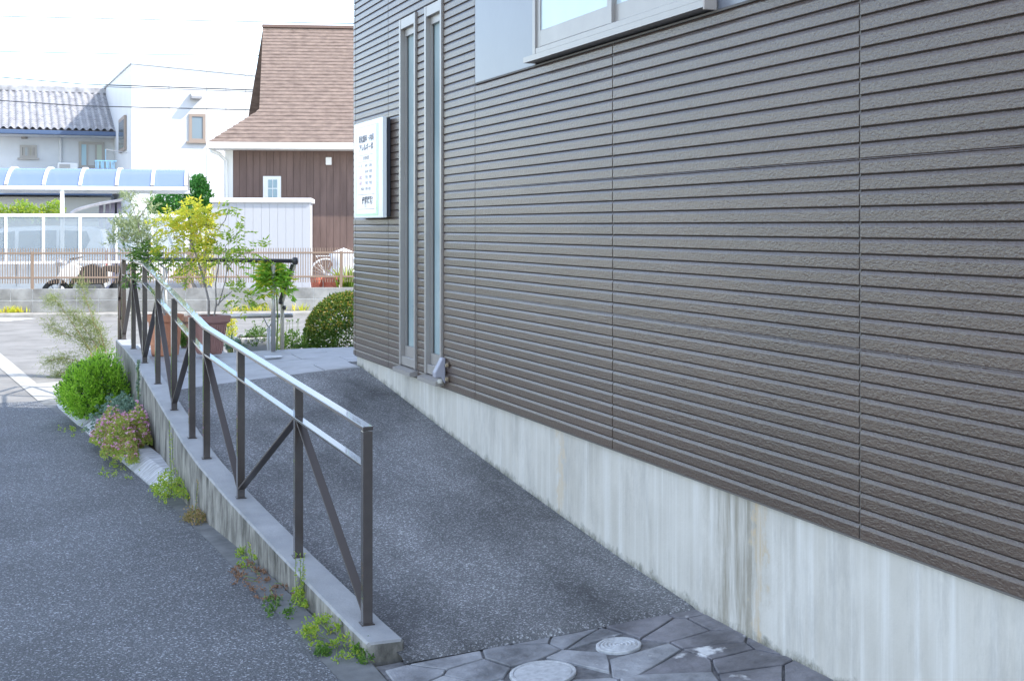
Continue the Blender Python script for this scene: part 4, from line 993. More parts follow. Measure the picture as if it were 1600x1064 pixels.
# overhead wires
for k, (pts, d, rr, lab) in enumerate((([(-500, 17), (0, 26), (270, 32), (550, 37.5), (900, 42)], 36.5, .013, 'topmost thin overhead wire crossing above the brown roof ridge'),
        ([(-500, 71), (0, 81), (250, 86), (405, 87), (700, 88)], 36.8, .013, 'second thin overhead wire level with the upper brown roof'),
        ([(-500, 96), (0, 121), (130, 132), (405, 141.5), (700, 148)], 36.0, .016, 'thick overhead cable crossing the top of the white house'),
        ([(-500, 100), (0, 123.5), (130, 135), (405, 144), (700, 150)], 36.3, .010, 'thin wire running just below the thick overhead cable'),
        ([(-500, 138), (0, 157.5), (130, 166), (405, 172.5), (700, 178)], 36.0, .014, 'lowest overhead wire crossing above the white house window'))):
    pp = [tuple(atd(x, y, d)) for x, y in pts]
    xs_ = np.linspace(0, 4, 33); arr = np.array(pp)
    cur = [tuple(np.array([np.interp(t, range(5), arr[:, c]) for c in range(3)])) for t in xs_]
    tag(MB().tube(cur, rr, 6).build('overhead_wire', pmat('wire_black', (.04, .045, .05), .6), loc=pp[2]), lab, 'wire')

# ================================================================ PLANTS
def leaves(base, d, L, Wd, fold=.25, mid=.45):
    """arrays of base points, directions, lengths, widths -> verts, faces (two folded triangles pairs per leaf)"""
    d = np.asarray(d, float); base = np.broadcast_to(np.asarray(base, float), d.shape); d = d / (np.linalg.norm(d, axis=1, keepdims=True) + 1e-9)
    n = len(base); rv = RNG.normal(size=(n, 3)); s = np.cross(d, rv); s /= (np.linalg.norm(s, axis=1, keepdims=True) + 1e-9)
    nrm = np.cross(s, d); L = np.broadcast_to(L, (n,))[:, None]; Wd = np.broadcast_to(Wd, (n,))[:, None]
    tip = base + d * L - nrm * L * .12
    m1 = base + d * L * mid + s * Wd / 2 + nrm * Wd * fold; m2 = base + d * L * mid - s * Wd / 2 + nrm * Wd * fold
    v = np.stack([base, m1, tip, m2], 1).reshape(-1, 3); i = np.arange(n)[:, None] * 4
    f = np.concatenate([i + np.array([[0, 1, 2]]), i + np.array([[0, 2, 3]])], 0)
    return v, f
def leafobj(name, vf, mat, parent=None, loc=None):
    v = np.concatenate([x[0] for x in vf]); off = 0; fs = []
    for x in vf: fs.append(x[1] + off); off += len(x[0])
    f = np.concatenate(fs)
    base = np.array(parent.location if parent is not None else (loc if loc is not None else (0, 0, 0)))
    if parent is not None and parent.parent is not None: base = np.array(parent.parent.location)
    me = bpy.data.meshes.new(name); me.from_pydata((v - base).tolist(), [], f.tolist()); me.materials.append(mat)
    o = bpy.data.objects.new(name, me); COL.objects.link(o)
    if parent is not None: o.parent = parent
    elif loc is not None: o.location = base
    return o
def unit(v): return v / (np.linalg.norm(v, axis=-1, keepdims=True) + 1e-9)
def ball(n, c, r, inner=.55, zmin=None):
    u = unit(RNG.normal(size=(n, 3))); k = (inner ** 3 + (1 - inner ** 3) * RNG.random(n)) ** (1 / 3)
    lump = 1 + .12 * np.sin(u[:, 0] * 5 + c[0] * 9) * np.sin(u[:, 1] * 6 + 1) + .10 * np.sin(u[:, 2] * 7 + 2)
    p = np.array(c) + u * np.array(r) * (k * lump)[:, None]
    if zmin is not None:
        m = p[:, 2] > zmin; p, u = p[m], u[m]
    return p, u
G_lime = leafmat('leaf_lime', (.16, .33, .025), (.30, .52, .045), (.44, .62, .08), tr=.4)
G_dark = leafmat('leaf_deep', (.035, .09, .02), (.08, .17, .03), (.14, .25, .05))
G_mid = leafmat('leaf_mid', (.06, .14, .025), (.13, .24, .04), (.22, .33, .07))
G_yel = leafmat('leaf_yellow', (.42, .47, .06), (.62, .60, .07), (.80, .58, .08), tr=.45)
G_yg = leafmat('leaf_yellowgreen', (.20, .32, .04), (.34, .45, .06), (.52, .50, .07), tr=.4)
G_olive = leafmat('leaf_olive', (.22, .27, .13), (.36, .41, .22), (.52, .54, .32), tr=.4)
G_silver = leafmat('leaf_silver', (.12, .20, .14), (.22, .32, .24), (.34, .42, .32))
G_pink = leafmat('petal_pink', (.60, .26, .46), (.75, .42, .60), (.85, .66, .70), tr=.4)
G_russet = leafmat('leaf_russet', (.22, .20, .06), (.36, .26, .12), (.50, .32, .20))
G_box = leafmat('leaf_topiary', (.05, .11, .015), (.12, .20, .025), (.26, .27, .05))
G_dry = leafmat('leaf_dry', (.20, .12, .07), (.34, .20, .13))
M_bark = pmat('grey_bark', (.30, .27, .25), .85, .2, var=.35, vscale=40, bump=.5, bscale=80, bdist=.004)
M_stem = pmat('green_stem', (.16, .22, .06), .6, .3); M_rstem = pmat('russet_stem', (.30, .16, .09), .7, .2)

# bright green bush at the corner of the planting strip
c = (.715, 11.35, .30)
bush = thing('green_bush', 'bright lime green dense bush at the foot of the ramp wall', 'bush', (.715, 11.35, .07))
vf = []
_b = [ball(n_, c_, r_, .74, .07) for n_, c_, r_ in ((700, (.70, 11.35, .27), (.25, .36, .22)), (300, (.60, 11.15, .24), (.17, .22, .17)), (320, (.80, 11.55, .33), (.17, .26, .22)), (260, (.70, 11.25, .38), (.16, .2, .14)), (240, (.58, 11.55, .22), (.17, .22, .16)), (240, (.83, 11.2, .26), (.13, .2, .2)))]
tips = np.concatenate([b_[0] for b_ in _b]); tu = np.concatenate([b_[1] for b_ in _b])
for k in range(7):
    p = tips + (np.array([0, 0, .6]) + tu * .5) * ((2.5 - k) * .013) + RNG.normal(size=tips.shape) * .004
    vf.append(leaves(p, tu * .7 + np.array([0, 0, .55]) + RNG.normal(size=tips.shape) * .55, RNG.uniform(.018, .034, len(p)), .011))
leafobj('foliage', vf, G_lime, bush)
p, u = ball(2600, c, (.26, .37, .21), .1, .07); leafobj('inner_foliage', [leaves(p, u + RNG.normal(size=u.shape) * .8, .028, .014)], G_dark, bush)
mb = MB()
for k in range(9):
    a = 2 * math.pi * k / 9; mb.tube([(.715, 11.35, .07), (.715 + .1 * math.cos(a), 11.35 + .14 * math.sin(a), .2), (.715 + .2 * math.cos(a), 11.35 + .3 * math.sin(a), .4)], [.008, .006, .003], 5)
mb.build('branches', M_bark, bush)

# wispy shrub behind it
wx, wy_ = .86, 13.25
wisp = thing('wispy_shrub', 'tall wispy olive shrub with feathery leaves behind the green bush', 'shrub', (wx, wy_, .0))
mb = MB(); vf = []
def wpt(px, py): return np.array(atd(px, py, 14.0))
stems = [[(163, 600), (163, 560), (152, 520), (135, 470), (125, 440)], [(160, 600), (150, 560), (125, 530), (95, 520), (72, 505)], [(160, 590), (140, 545), (110, 500), (88, 470), (78, 468)],
         [(158, 600), (130, 565), (100, 560), (75, 565)], [(162, 590), (150, 540), (130, 510), (118, 490)], [(164, 590), (165, 550), (155, 515), (140, 500)], [(160, 595), (120, 575), (90, 585), (82, 600)]]
for st in stems:
    P = [wpt(*q) + np.array([0, RNG.normal() * .06, 0]) for q in st]; P[0] = np.array([wx, wy_, .0])
    mb.tube([tuple(q) for q in P], [.005, .004, .003, .0022, .0015][:len(P)], 5)
    for k in range(330):
        t = RNG.uniform(.2, 1) * (len(P) - 1); i = min(int(t), len(P) - 2); q = lerp(P[i], P[i + 1], t - i)
        dirn = unit(P[i + 1] - P[i] + RNG.normal(size=3) * .16); tw = RNG.uniform(.05, .14); q = q + RNG.normal(size=3) * .035
        ts = np.linspace(0, 1, 9)[:, None]; bp_ = q + dirn * tw * ts + np.array([0, 0, -.02]) * ts ** 2
        vf.append(leaves(bp_, dirn + RNG.normal(size=(9, 3)) * .7, RNG.uniform(.012, .026, 9), .0045))
mb.build('stems', M_rstem, wisp); leafobj('foliage', vf, leafmat('leaf_wisp', (.14, .18, .05), (.26, .30, .10), (.38, .38, .18), tr=.4), wisp)

# grey green succulent with a stem climbing the wall edge
suc = thing('silver_succulent', 'silvery grey green succulent creeping between bush and pink flowers', 'plant', (.84, 10.35, .08))
vf = []
for k in range(260):
    cx, cy = .84 + RNG.normal() * .085, 10.35 + RNG.normal() * .20; cz = .08 + RNG.uniform(.06, .24) * math.exp(-((cx - .86) ** 2) * 20)
    n = 16; u = unit(RNG.normal(size=(n, 3)) + np.array([0, 0, .5])); vf.append(leaves(np.array([cx, cy, cz]) + u * .004, u, .020, .011))
for k in range(40):
    z = .2 + k * .0105; n = 9; u = unit(RNG.normal(size=(n, 3)) * np.array([1, 1, .4]) + np.array([0, 0, .35]))
    vf.append(leaves(np.array([.945 + .006 * math.sin(k * .5), 10.15 + .01 * math.cos(k * .4), z]) + u * .003, u, .017, .010))
leafobj('foliage', vf, G_silver, suc)
MB().tube([(.90, 10.2, .08), (.945, 10.15, .25), (.942, 10.15, .62)], .005, 6).build('stem', M_stem, suc)

# pink flowering clump spilling over the kerb
pk_ = thing('pink_flower_clump', 'low clump of small pink flowers spilling over the pale kerb stone', 'flowers', (.82, 9.70, .08))
vf = []; vp = []; vr = []
for k in range(2600):
    a = RNG.uniform(0, 2 * math.pi); r = math.sqrt(RNG.random()); rg = r * (1 + .22 * math.sin(3 * a + 1) + .15 * math.sin(7 * a)); cx = .80 + .20 * rg * math.cos(a); cy = 9.72 + .66 * rg * math.sin(a)
    cx = min(cx, .968); lump = .5 + .5 * math.sin(cy * 11 + 1) * math.sin(cx * 23); h = .03 + (.10 + .12 * lump) * (1 - r ** 3.5) * RNG.uniform(.35, 1.15) + (.05 if cx > .9 else 0); cz = h + .03
    n = 5; u = unit(RNG.normal(size=(n, 3)) + np.array([-.2, -.2, .7])); vf.append(leaves(np.array([cx, cy, cz]) + u * .003, u, RNG.uniform(.014, .024, n), .013))
    if k % 2 == 0:
        q = np.array([cx, cy, cz + RNG.uniform(.01, .05)]); n = 5
        if RNG.random() < (.75 if cy > 9.55 else .3):
            u = unit(RNG.normal(size=(n, 3)) * np.array([1, 1, .5]) + np.array([0, -.3, .4])); vp.append(leaves(q + u * .002, u, .013, .011))
        else:
            u = unit(RNG.normal(size=(n, 3)) + np.array([0, 0, .6])); vr.append(leaves(q, u, .018, .008))
leafobj('foliage', vf, leafmat('leaf_clump', (.26, .36, .06), (.40, .46, .10), (.52, .46, .18)), pk_); leafobj('petals', vp, G_pink, pk_); leafobj('russet_tips', vr, G_russet, pk_)

# weeds rooted in the joint between gutter and wall
def weed(x, y, z, r, h, n, mat, label, spike=0, seedm=None, L=.015, Wl=.0085):
    t = thing('weed', label, 'weed', (x, y, z)); vf = []; mb = MB()
    for k in range(n):
        a = RNG.uniform(0, 2 * math.pi); rr = r * math.sqrt(RNG.random()); q = np.array([x + rr * math.cos(a) * .45, y + rr * math.sin(a), z + h * RNG.uniform(.1, 1) * (1 - (rr / r) ** 2 * .7)])
        m = 11; q = q + RNG.normal(size=(m, 3)) * .008; u = unit(RNG.normal(size=(m, 3)) + np.array([-.2, -.1, .6])); vf.append(leaves(q, u, L * RNG.uniform(.6, 1.3, m), Wl)); q = q[0]; m = 3; u = unit(RNG.normal(size=(m, 3)) + np.array([-.2, -.1, .6])); vf.append(leaves(q + u * .003, u, L * RNG.uniform(.7, 1.3, m), Wl))
        if k % 4 == 0: mb.tube([(x + rr * .2 * math.cos(a), y + rr * .4 * math.sin(a), z), tuple(q)], .0016, 4, False)
    for k in range(spike):
        bx, by = x + RNG.normal() * .012, y + RNG.normal() * .05; hh = h * RNG.uniform(2.2, 4.2); tip = (bx + RNG.normal() * .02, by + RNG.normal() * .02, z + hh)
        mb.tube([(bx, by, z), tip], [.0020, .0010], 4, False)
        m = 26; ts = np.linspace(.3, 1, m)[:, None]; pp = np.array([bx, by, z]) * (1 - ts) + np.array(tip) * ts
        vf.append(leaves(pp, RNG.normal(size=(m, 3)) + np.array([0, 0, .8]), .013, .005))
    tag(mb.build('stems', M_stem, t), kind='stuff'); leafobj('foliage', vf, mat, t); return t
weed(.945, 7.95, .03, .30, .14, 130, G_yg, 'fresh green weed tuft beside the end of the pale kerb stone', 3)
weed(.985, 7.35, .01, .14, .06, 40, G_russet, 'small reddish weed at the wall foot past the green tuft', 1)
weed(1.105, 6.35, .01, .17, .03, 18, G_yg, 'small weed with tall seed stems at the wall foot under the railing', 3)
weed(1.12, 5.95, .006, .34, .014, 60, G_dry, 'patch of dry brown leaves lying along the wall foot', 0)
weed(1.19, 5.52, .01, .09, .07, 22, G_yg, 'upright yellowish weed on the wall between dry leaves and end tuft', 4)
weed(1.225, 5.0, .01, .30, .06, 75, G_yg, 'leafy yellow green weed tuft by the front end of the low wall', 0)
weed(1.265, 4.76, .01, .09, .045, 34, G_mid, 'round leaved green weed at the wall end corner', 0)
weed(1.085, 5.5, .004, .16, .012, 16, G_mid, 'tiny flat green weed in the gutter joint', 0)
weed(1.13, 4.88, .004, .05, .015, 14, G_mid, 'lone tiny weed on the gutter edge near the wall end', 0)
weed(.74, 9.0, .004, .35, .02, 16, G_yg, 'thin trailing weeds on the gutter below the pale kerb stone', 0)
weed(.53, 10.9, .004, .3, .02, 12, G_yg, 'trailing weeds on the gutter below the bright green bush', 0)

# ---- pots and their trees on the landing
M_terra = pmat('terracotta', (0.50, 0.22, 0.13), .75, .3, var=.2, vscale=8, bump=.2, bscale=60, bdist=.003); M_dusty = pmat('dusty_pink_pot', (.34, .19, .165), .65, .3, var=.15, vscale=6)
M_brownpot = pmat('brown_pot', (.22, .14, .11), .5)
def roundpot(px, base_y, w, h, label, mat):
    q = onz(px, base_y, LZ); q[2] = zland(q[0], q[1])
    t = thing('plant_pot', label, 'pot', (q[0], q[1], LZ)); r = w / 2
    MB().lathe([(.0001, .004), (r * .68, 0), (r * .72, .01), (r * .78, h * .25), (r * .80, h * .27), (r * .80, h * .33), (r * .88, h * .82), (r, h * .84), (r, h), (r * .9, h), (r * .86, h * .88)], tuple(q), 32).build('body', mat, t, smooth=False)
    mb = MB()
    for k in range(5): mb.lathe([(r * (.71 + k * .012), h * (.06 + k * .045)), (r * (.735 + k * .012), h * (.075 + k * .045)), (r * (.715 + k * .012), h * (.09 + k * .045))], tuple(q), 32)
    mb.build('band', mat, t)
    MB().lathe([(r * .87, h * .88), (.0001, h * .9)], tuple(q), 24).build('soil', M_soil, t)
    return q
q1 = roundpot(258, 550, .315, .35, 'round orange terracotta pot holding the olive tree', M_terra)
q2 = onz(327, 553, LZ)
pot2 = thing('plant_pot', 'square dusty pink ribbed pot holding the yellow leaved tree', 'pot', (q2[0], q2[1], LZ))
rb, rt, H2 = .080, .108, .325
sqr = lambda r, z: [(q2[0] + sx * r * math.cos(.3) - sy_ * r * math.sin(.3), q2[1] + sx * r * math.sin(.3) + sy_ * r * math.cos(.3), LZ + z) for sx, sy_ in ((-1, -1), (1, -1), (1, 1), (-1, 1))]
MB().grid([sqr(rb * .9, 0), sqr(rb, .012), sqr(rt, H2 - .07)], True).build('body', M_dusty, pot2)
MB().grid([sqr(rt + .002, H2 - .068), sqr(rt + .022, H2 - .05), sqr(rt + .026, H2), sqr(rt + .004, H2), sqr(rt, H2 - .05)], True).build('rim', M_dusty, pot2)
for side in range(4):
    for k in range(9):
        t = (k + .5) / 9; b0, b1 = sqr(rb + .001, .02), sqr(rt + .001, H2 - .075); a_, b_ = side, (side + 1) % 4
        MB().bar(lerp(Vector(b0[a_]), Vector(b0[b_]), t), lerp(Vector(b1[a_]), Vector(b1[b_]), t), .011, .008).build('rib', M_dusty, pot2)
MB().poly(sqr(rt, H2 - .05)).build('soil', M_soil, pot2)
roundpot(293, 540, .17, .28, 'small glossy brown pot between the two larger pots', M_brownpot)

def tw(px, py, d): return np.array(atd(px, py, d))
def pinnate(q, dirn, L, n=5, ll=.035, lw=.013, droop=.25):
    ts = np.linspace(.15, 1, n); out_b = []; out_d = []
    side = unit(np.cross(dirn, np.array([0, 0, 1.]) + RNG.normal(size=3) * .3))
    for t in ts:
        b = q + dirn * L * t + np.array([0, 0, -droop * L * t * t])
        for s in (-1, 1): out_b.append(b); out_d.append(dirn * .6 + side * s + np.array([0, 0, -.25]) + RNG.normal(size=3) * .15)
    out_b.append(q + dirn * L + np.array([0, 0, -droop * L])); out_d.append(dirn + np.array([0, 0, -.3]))
    m = len(out_b)
    return leaves(np.array(out_b), np.array(out_d), RNG.uniform(.75, 1.2, m) * ll, lw)
def branch(mb, pts, d0, r0, r1, jit=.03):
    P = [tw(x, y, d0) + np.array([0, RNG.normal() * jit, 0]) * (0 if i == 0 else 1) for i, (x, y) in enumerate(pts)]
    mb.tube([tuple(p) for p in P], list(np.linspace(r0, r1, len(P))), 6); return P
D2 = float(np.dot(q2[:2], Fv)); D1 = float(np.dot(q1[:2], Fv))
tree = thing('yellow_leaved_tree', 'thin branched potted tree with feathery yellow green leaves above the square pot', 'tree', (q2[0], q2[1], LZ + H2 - .05))
mb = MB()
for pts, r0, r1 in (([(326, 497), (325, 470), (318, 440), (308, 400), (299, 378)], .011, .008), ([(299, 378), (300, 365), (318, 350), (340, 360), (352, 345), (358, 325)], .007, .003), ([(299, 378), (285, 370), (268, 372)], .005, .002), ([(300, 375), (296, 350), (290, 335)], .006, .003), ([(318, 440), (325, 400), (335, 385)], .004, .002),
                    ([(334, 497), (338, 475), (337, 445), (341, 410), (338, 380), (330, 365)], .008, .003), ([(338, 478), (350, 468), (362, 455)], .006, .003), ([(341, 478), (352, 440), (356, 420), (372, 400), (395, 392)], .006, .002), ([(356, 425), (352, 385), (365, 370), (376, 362)], .004, .002), ([(312, 430), (290, 410), (270, 400)], .004, .002), ([(315, 420), (328, 360), (322, 335)], .004, .002), ([(330, 370), (320, 345)], .003, .002)):
    branch(mb, pts, D2, r0, r1)
mb.build('trunk', M_bark, tree)
clY = [((262, 352), 18, 26), ((298, 338), 20, 40), ((327, 345), 18, 26), ((310, 368), 18, 22), ((285, 358), 18, 24), ((268, 380), 16, 12), ((318, 395), 12, 22), ((312, 335), 12, 14)]
clG = [((360, 385), 13, 14), ((398, 390), 16, 13), ((355, 325), 8, 7), ((372, 362), 7, 5), ((345, 405), 16, 14), ((300, 402), 20, 14), ((252, 400), 14, 12), ((375, 462), 20, 22), ((300, 425), 16, 8)]
def clump(cl, d, mat, name, parent, ll=.046, lw=.017, L=.10, spread=.11):
    vf = []
    for (x, y), r, n in cl:
        c = tw(x, y, d); rm = r * d / FPX
        for k in range(n):
            u = unit(RNG.normal(size=3)); q = c + u * np.array([rm, rm * .9 + spread * .3, rm * .85]) * RNG.random() ** .4
            dirn = unit(u + np.array([0, 0, .15]) + RNG.normal(size=3) * .4); vf.append(pinnate(q, dirn, L * RNG.uniform(.7, 1.2), 4, ll, lw))
    return leafobj(name, vf, mat, parent)
clump(clY, D2, G_yel, 'yellow_foliage', tree); clump(clG, D2, G_yg, 'green_foliage', tree)
# olive in the terracotta pot
olive = thing('olive_tree', 'silvery potted olive tree rising from the round terracotta pot', 'tree', (q1[0], q1[1], LZ + .3))
mb = MB()
for pts, r0, r1 in (([(258, 497), (252, 460), (240, 420), (222, 380), (214, 345)], .010, .006), ([(214, 345), (207, 320), (200, 305)], .004, .002), ([(214, 345), (228, 325), (236, 315)], .004, .002), ([(222, 380), (195, 375), (176, 355)], .005, .002), ([(222, 380), (240, 370), (250, 350)], .004, .002), ([(240, 425), (225, 400), (200, 392)], .004, .002), ([(252, 460), (262, 420), (270, 395)], .005, .002)):
    branch(mb, pts, D1, r0, r1)
mb.build('trunk', M_bark, olive)
vf = []
for (x, y), r, n in (((203, 372), 28, 95), ((225, 360), 26, 70), ((208, 350), 22, 60), ((203, 312), 12, 30), ((236, 318), 10, 14), ((180, 375), 13, 24), ((185, 350), 10, 12), ((243, 345), 13, 18), ((240, 385), 14, 16)):
    c = tw(x, y, D1); rm = r * D1 / FPX
    for k in range(n):
        u = unit(RNG.normal(size=3)); q = c + u * rm * RNG.random() ** .5; m = 7; dirn = unit(u * .5 + np.array([0, 0, .6]) + RNG.normal(size=3) * .5)
        bp_ = q + dirn * np.linspace(0, .05, m)[:, None]; vf.append(leaves(bp_, dirn + RNG.normal(size=(m, 3)) * .6, RNG.uniform(.028, .046, m), .0085))
leafobj('foliage', vf, G_olive, olive)
clump([((232, 405), 18, 26), ((222, 398), 14, 16), ((200, 425), 10, 8), ((246, 412), 12, 14)], D1, G_mid, 'green_foliage', olive)
# drooping bright plant by the steel rail
dp = onz(430, 549, LZ)
droop = thing('drooping_plant', 'bright green drooping leafy plant on a thin stem by the steel rail post', 'plant', (dp[0] + .03, dp[1] + .1, LZ))
Dd = float(np.dot(dp[:2], Fv)) + .1
mb = MB(); Pm = tw(431, 430, Dd); mb.tube([(dp[0] + .03, dp[1] + .1, LZ), tuple(tw(434, 500, Dd)), tuple(tw(432, 455, Dd)), tuple(tw(428, 412, Dd))], [.008, .007, .006, .004], 6); mb.build('stem', M_stem, droop)
vf = []; vy = []
for k in range(95):
    a = RNG.uniform(0, 2 * math.pi); q = tw(427 + RNG.normal() * 5, 416 + RNG.uniform(-8, 22), Dd); dirn = unit(np.array([math.cos(a), math.sin(a), RNG.uniform(-.5, .5)])); 
    (vy if RNG.random() < .15 else vf).append(pinnate(q, dirn, RNG.uniform(.09, .19), 5, .072, .022, .75))
leafobj('foliage', vf, leafmat('leaf_droop', (.16, .34, .03), (.28, .48, .05), (.42, .55, .07), tr=.4), droop); leafobj('yellow_leaves', vy, G_yel, droop)

# clipped round bush at the building corner
tc_ = tw(548, 523, 12.6)
top = thing('round_topiary', 'clipped round bush with orange tinted tips beside the building corner', 'bush', (tc_[0], tc_[1], 0))
p, u = ball(15000, (tc_[0], tc_[1], .56), (.44, .44, .42), .86, .02)
p = np.array([tc_[0], tc_[1], .52]) + u * np.array([.45, .45, .46]) * RNG.uniform(.93, 1.01, (len(u), 1))
vf = [leaves(p, u + RNG.normal(size=u.shape) * .7, RNG.uniform(.022, .036, len(p)), .017)]
leafobj('foliage', vf, G_box, top)
hi = u[:, 2] > .25; pp = p[hi][:1400] + u[hi][:1400] * .004
leafobj('orange_tips', [leaves(pp, u[hi][:1400] + RNG.normal(size=pp.shape) * .6, .026, .014)], leafmat('leaf_tip', (.30, .28, .04), (.45, .28, .08), (.5, .4, .08)), top)
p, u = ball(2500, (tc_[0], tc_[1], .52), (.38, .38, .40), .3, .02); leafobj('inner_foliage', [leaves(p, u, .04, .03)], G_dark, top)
MB().tube([(tc_[0], tc_[1], 0), (tc_[0], tc_[1], .4)], [.03, .02], 8).build('trunk', M_bark, top)

# planter trough and low plants behind the landing edge
q = tw(404, 546, 12.1)
tro = thing('planter_trough', 'pale grey planter trough behind the landing edge', 'planter', (q[0], q[1], 0))
MB().cbox(q[0] - .21, q[0] + .16, q[1] - .09, q[1] + .09, .30, .60, .01).build('body', pmat('trough', (.46, .46, .47), .7), tro)
MB().cbox(q[0] - .24, q[0] + .19, q[1] - .12, q[1] + .12, 0, .30, .01).build('plinth', M_conc, tro)
MB().box(q[0] - .19, q[0] + .14, q[1] - .075, q[1] + .075, .595, .603).build('soil', M_soil, tro)
def lowplant(px, py, d, r, h, n, mat, label, zbase, spikes=6):
    q = tw(px, py, d); t = thing('low_plant', label, 'plant', (q[0], q[1], zbase)); vf = []; mb = MB()
    for k in range(n):
        u = unit(RNG.normal(size=3)); u[2] = abs(u[2]); c = np.array([q[0], q[1], q[2]]) + u * np.array([r, r, h]) * RNG.random() ** .4; m = 6; uu = unit(RNG.normal(size=(m, 3)) + u + np.array([0, 0, .3])); vf.append(leaves(c + uu * .004, uu, RNG.uniform(.018, .032, m), .011))
        if k % 6 == 0: mb.tube([(q[0], q[1], zbase), tuple(c)], .002, 4, False)
    for k in range(spikes):
        e = np.array([q[0] + RNG.normal() * r * .5, q[1] + RNG.normal() * r * .4, q[2] + h * RNG.uniform(1.0, 1.5)]); mb.tube([(q[0], q[1], zbase), tuple(e)], .0018, 4, False); uu = RNG.normal(size=(10, 3)); vf.append(leaves(np.repeat(e[None], 10, 0), uu, .016, .008))
    mb.build('stems', M_stem, t); leafobj('foliage', vf, mat, t)
lowplant(402, 537, 12.1, .16, .16, 150, G_mid, 'leafy plant with fine flower stalks growing in the planter trough', .59)
lowplant(460, 546, 12.2, .14, .19, 130, G_mid, 'green plant between the pale post and the round bush', 0)
lowplant(436, 546, 12.3, .09, .22, 70, G_yg, 'yellow green plant behind the two steel posts', 0)
lowplant(360, 525, 12.5, .06, .24, 80, G_yel, 'bright yellow leaved plant right of the square pot', 0, 2)
lowplant(365, 543, 11.9, .12, .08, 90, G_silver, 'low silvery plant at the foot of the square pot', LZ - .2)
lowplant(283, 540, 11.7, .035, .16, 60, G_mid, 'small dark leafed plant between orange pot and square pot', LZ, 0)

# ---- steel rails on the landing
M_steel = pmat('stainless', (.46, .44, .42), .32, .5, metal=.6); M_blk = pmat('black_rail', (.045, .042, .042), .35, .5); M_pale = pmat('pale_post', (.50, .44, .36), .5)
pA = onz(427, 549, LZ); dA = float(np.dot(pA[:2], Fv))
hr = thing('black_handrail', 'black round handrail on two steel posts at the back of the landing', 'handrail', (pA[0], pA[1], LZ))
bl, brr = tw(222, 405, dA + .25), tw(461, 408, dA)
MB().tube([tuple(bl), tuple(brr)], .018, 14).build('rail', M_blk, hr, smooth=True)
MB().lathe([(.0001, -.034), (.022, -.028), (.031, 0), (.022, .028), (.0001, .034)], tuple(brr), 14).build('end_knob', M_blk, hr, smooth=True)
zc = float(tw(427, 408, dA)[2])
MB().tube([(pA[0], pA[1], LZ), (pA[0], pA[1], zc - .02)], .019, 14).build('post', M_steel, hr, smooth=True)
pl = tw(258, 420, dA + .22)
MB().tube([(pl[0], pl[1], LZ), (pl[0], pl[1], float(pl[2]))], .019, 14).build('post', M_steel, hr, smooth=True)
for s in (-1, 1):
    e = tw(258 + s * 11, 411, dA + .22); MB().tube([tuple(pl), tuple(e)], .008, 8).build('strut', M_steel, hr)
pr_ = thing('steel_pipe_rail', 'short thick steel pipe rail beyond the handrail post', 'rail', tuple(tw(421, 546, dA + .55)[:2]) + (0,))
dP = dA + .5
pL, pR = tw(338, 494.5, dP + .1), tw(457, 492.5, dP)
MB().tube([tuple(pL), tuple(pR)], .021, 14).build('rail', M_steel, pr_, smooth=True)
for px in (420, 346):
    e = tw(px, 512, dP + .03); MB().tube([(e[0], e[1], 0), tuple(e)], .017, 12).build('post', M_steel, pr_, smooth=True)
    for s in (-1, 1): g = tw(px + s * 8, 497, dP + .03); MB().tube([tuple(e), tuple(g)], .006, 8).build('strut', M_steel, pr_)
pp_ = onz(441, 546, LZ); dB = float(np.dot(pp_[:2], Fv))
arm = thing('slanted_arm_post', 'pale post with a hinged slanted arm leaning to the black handrail end', 'post', (pp_[0], pp_[1], LZ))
hz_ = tw(441, 472, dB)
MB().tube([(pp_[0], pp_[1], LZ), (pp_[0], pp_[1], float(hz_[2]))], .017, 14).build('post', M_pale, arm, smooth=True)
e = tw(461, 413, dB - .02)
MB().bar(tuple(hz_), tuple(e), .03, .022).build('arm', M_pale, arm, bevel=.004)
MB().bar(tuple(hz_ + np.array([-.022, 0, 0])), tuple(e + np.array([-.022, 0, 0])), .008, .03).build('arm_rail', M_blk, arm)
for s, z in ((1, .0), (-1, -.05)): MB().lathe([(.0001, -.02), (.02, -.018), (.024, 0), (.02, .018), (.0001, .02)], (hz_[0] - .012 * s, hz_[1], hz_[2] + z), 10).build('hinge', M_blk, arm)

# ================================================================ MORE ACROSS THE STREET
# tree between carport and shed
def yardtree(px, py, d, cl, mat, label, n, ls, base_px=None):
    b0 = tw(base_px or px, 440, d); t = thing('yard_tree', label, 'tree', (b0[0], b0[1], .02)); mb = MB(); vf = []
    for (x, y), r in cl:
        c = tw(x, y, d); rm = r * d / FPX; mb.tube([(b0[0], b0[1], .02), tuple(lerp(np.array([b0[0], b0[1], .5]), c, .5) + RNG.normal(size=3) * .05), tuple(c)], [.05, .03, .012], 6)
        p, u = ball(n, tuple(c), (rm, rm, rm), .35); vf.append(leaves(p, u + RNG.normal(size=u.shape) * .8, RNG.uniform(.7, 1.3, len(p)) * ls, ls * .6))
    mb.build('trunk', M_bark, t); leafobj('crown', vf, mat, t)
yardtree(295, 310, 30.5, [((300, 296), 20), ((282, 312), 20), ((262, 318), 18), ((245, 322), 13), ((318, 308), 13), ((312, 288), 12), ((300, 325), 16), ((322, 322), 9)], leafmat('leaf_yard', (.07, .24, .05), (.13, .36, .07), (.22, .46, .10)), 'leafy deep green tree between carport and white shed', 420, .085)
yardtree(318, 380, 27.4, [((322, 350), 12), ((318, 385), 14), ((322, 410), 14), ((300, 425), 14), ((322, 435), 12), ((280, 430), 10)], G_yel, 'yellow green shrub at the left side of the white shed', 300, .055)
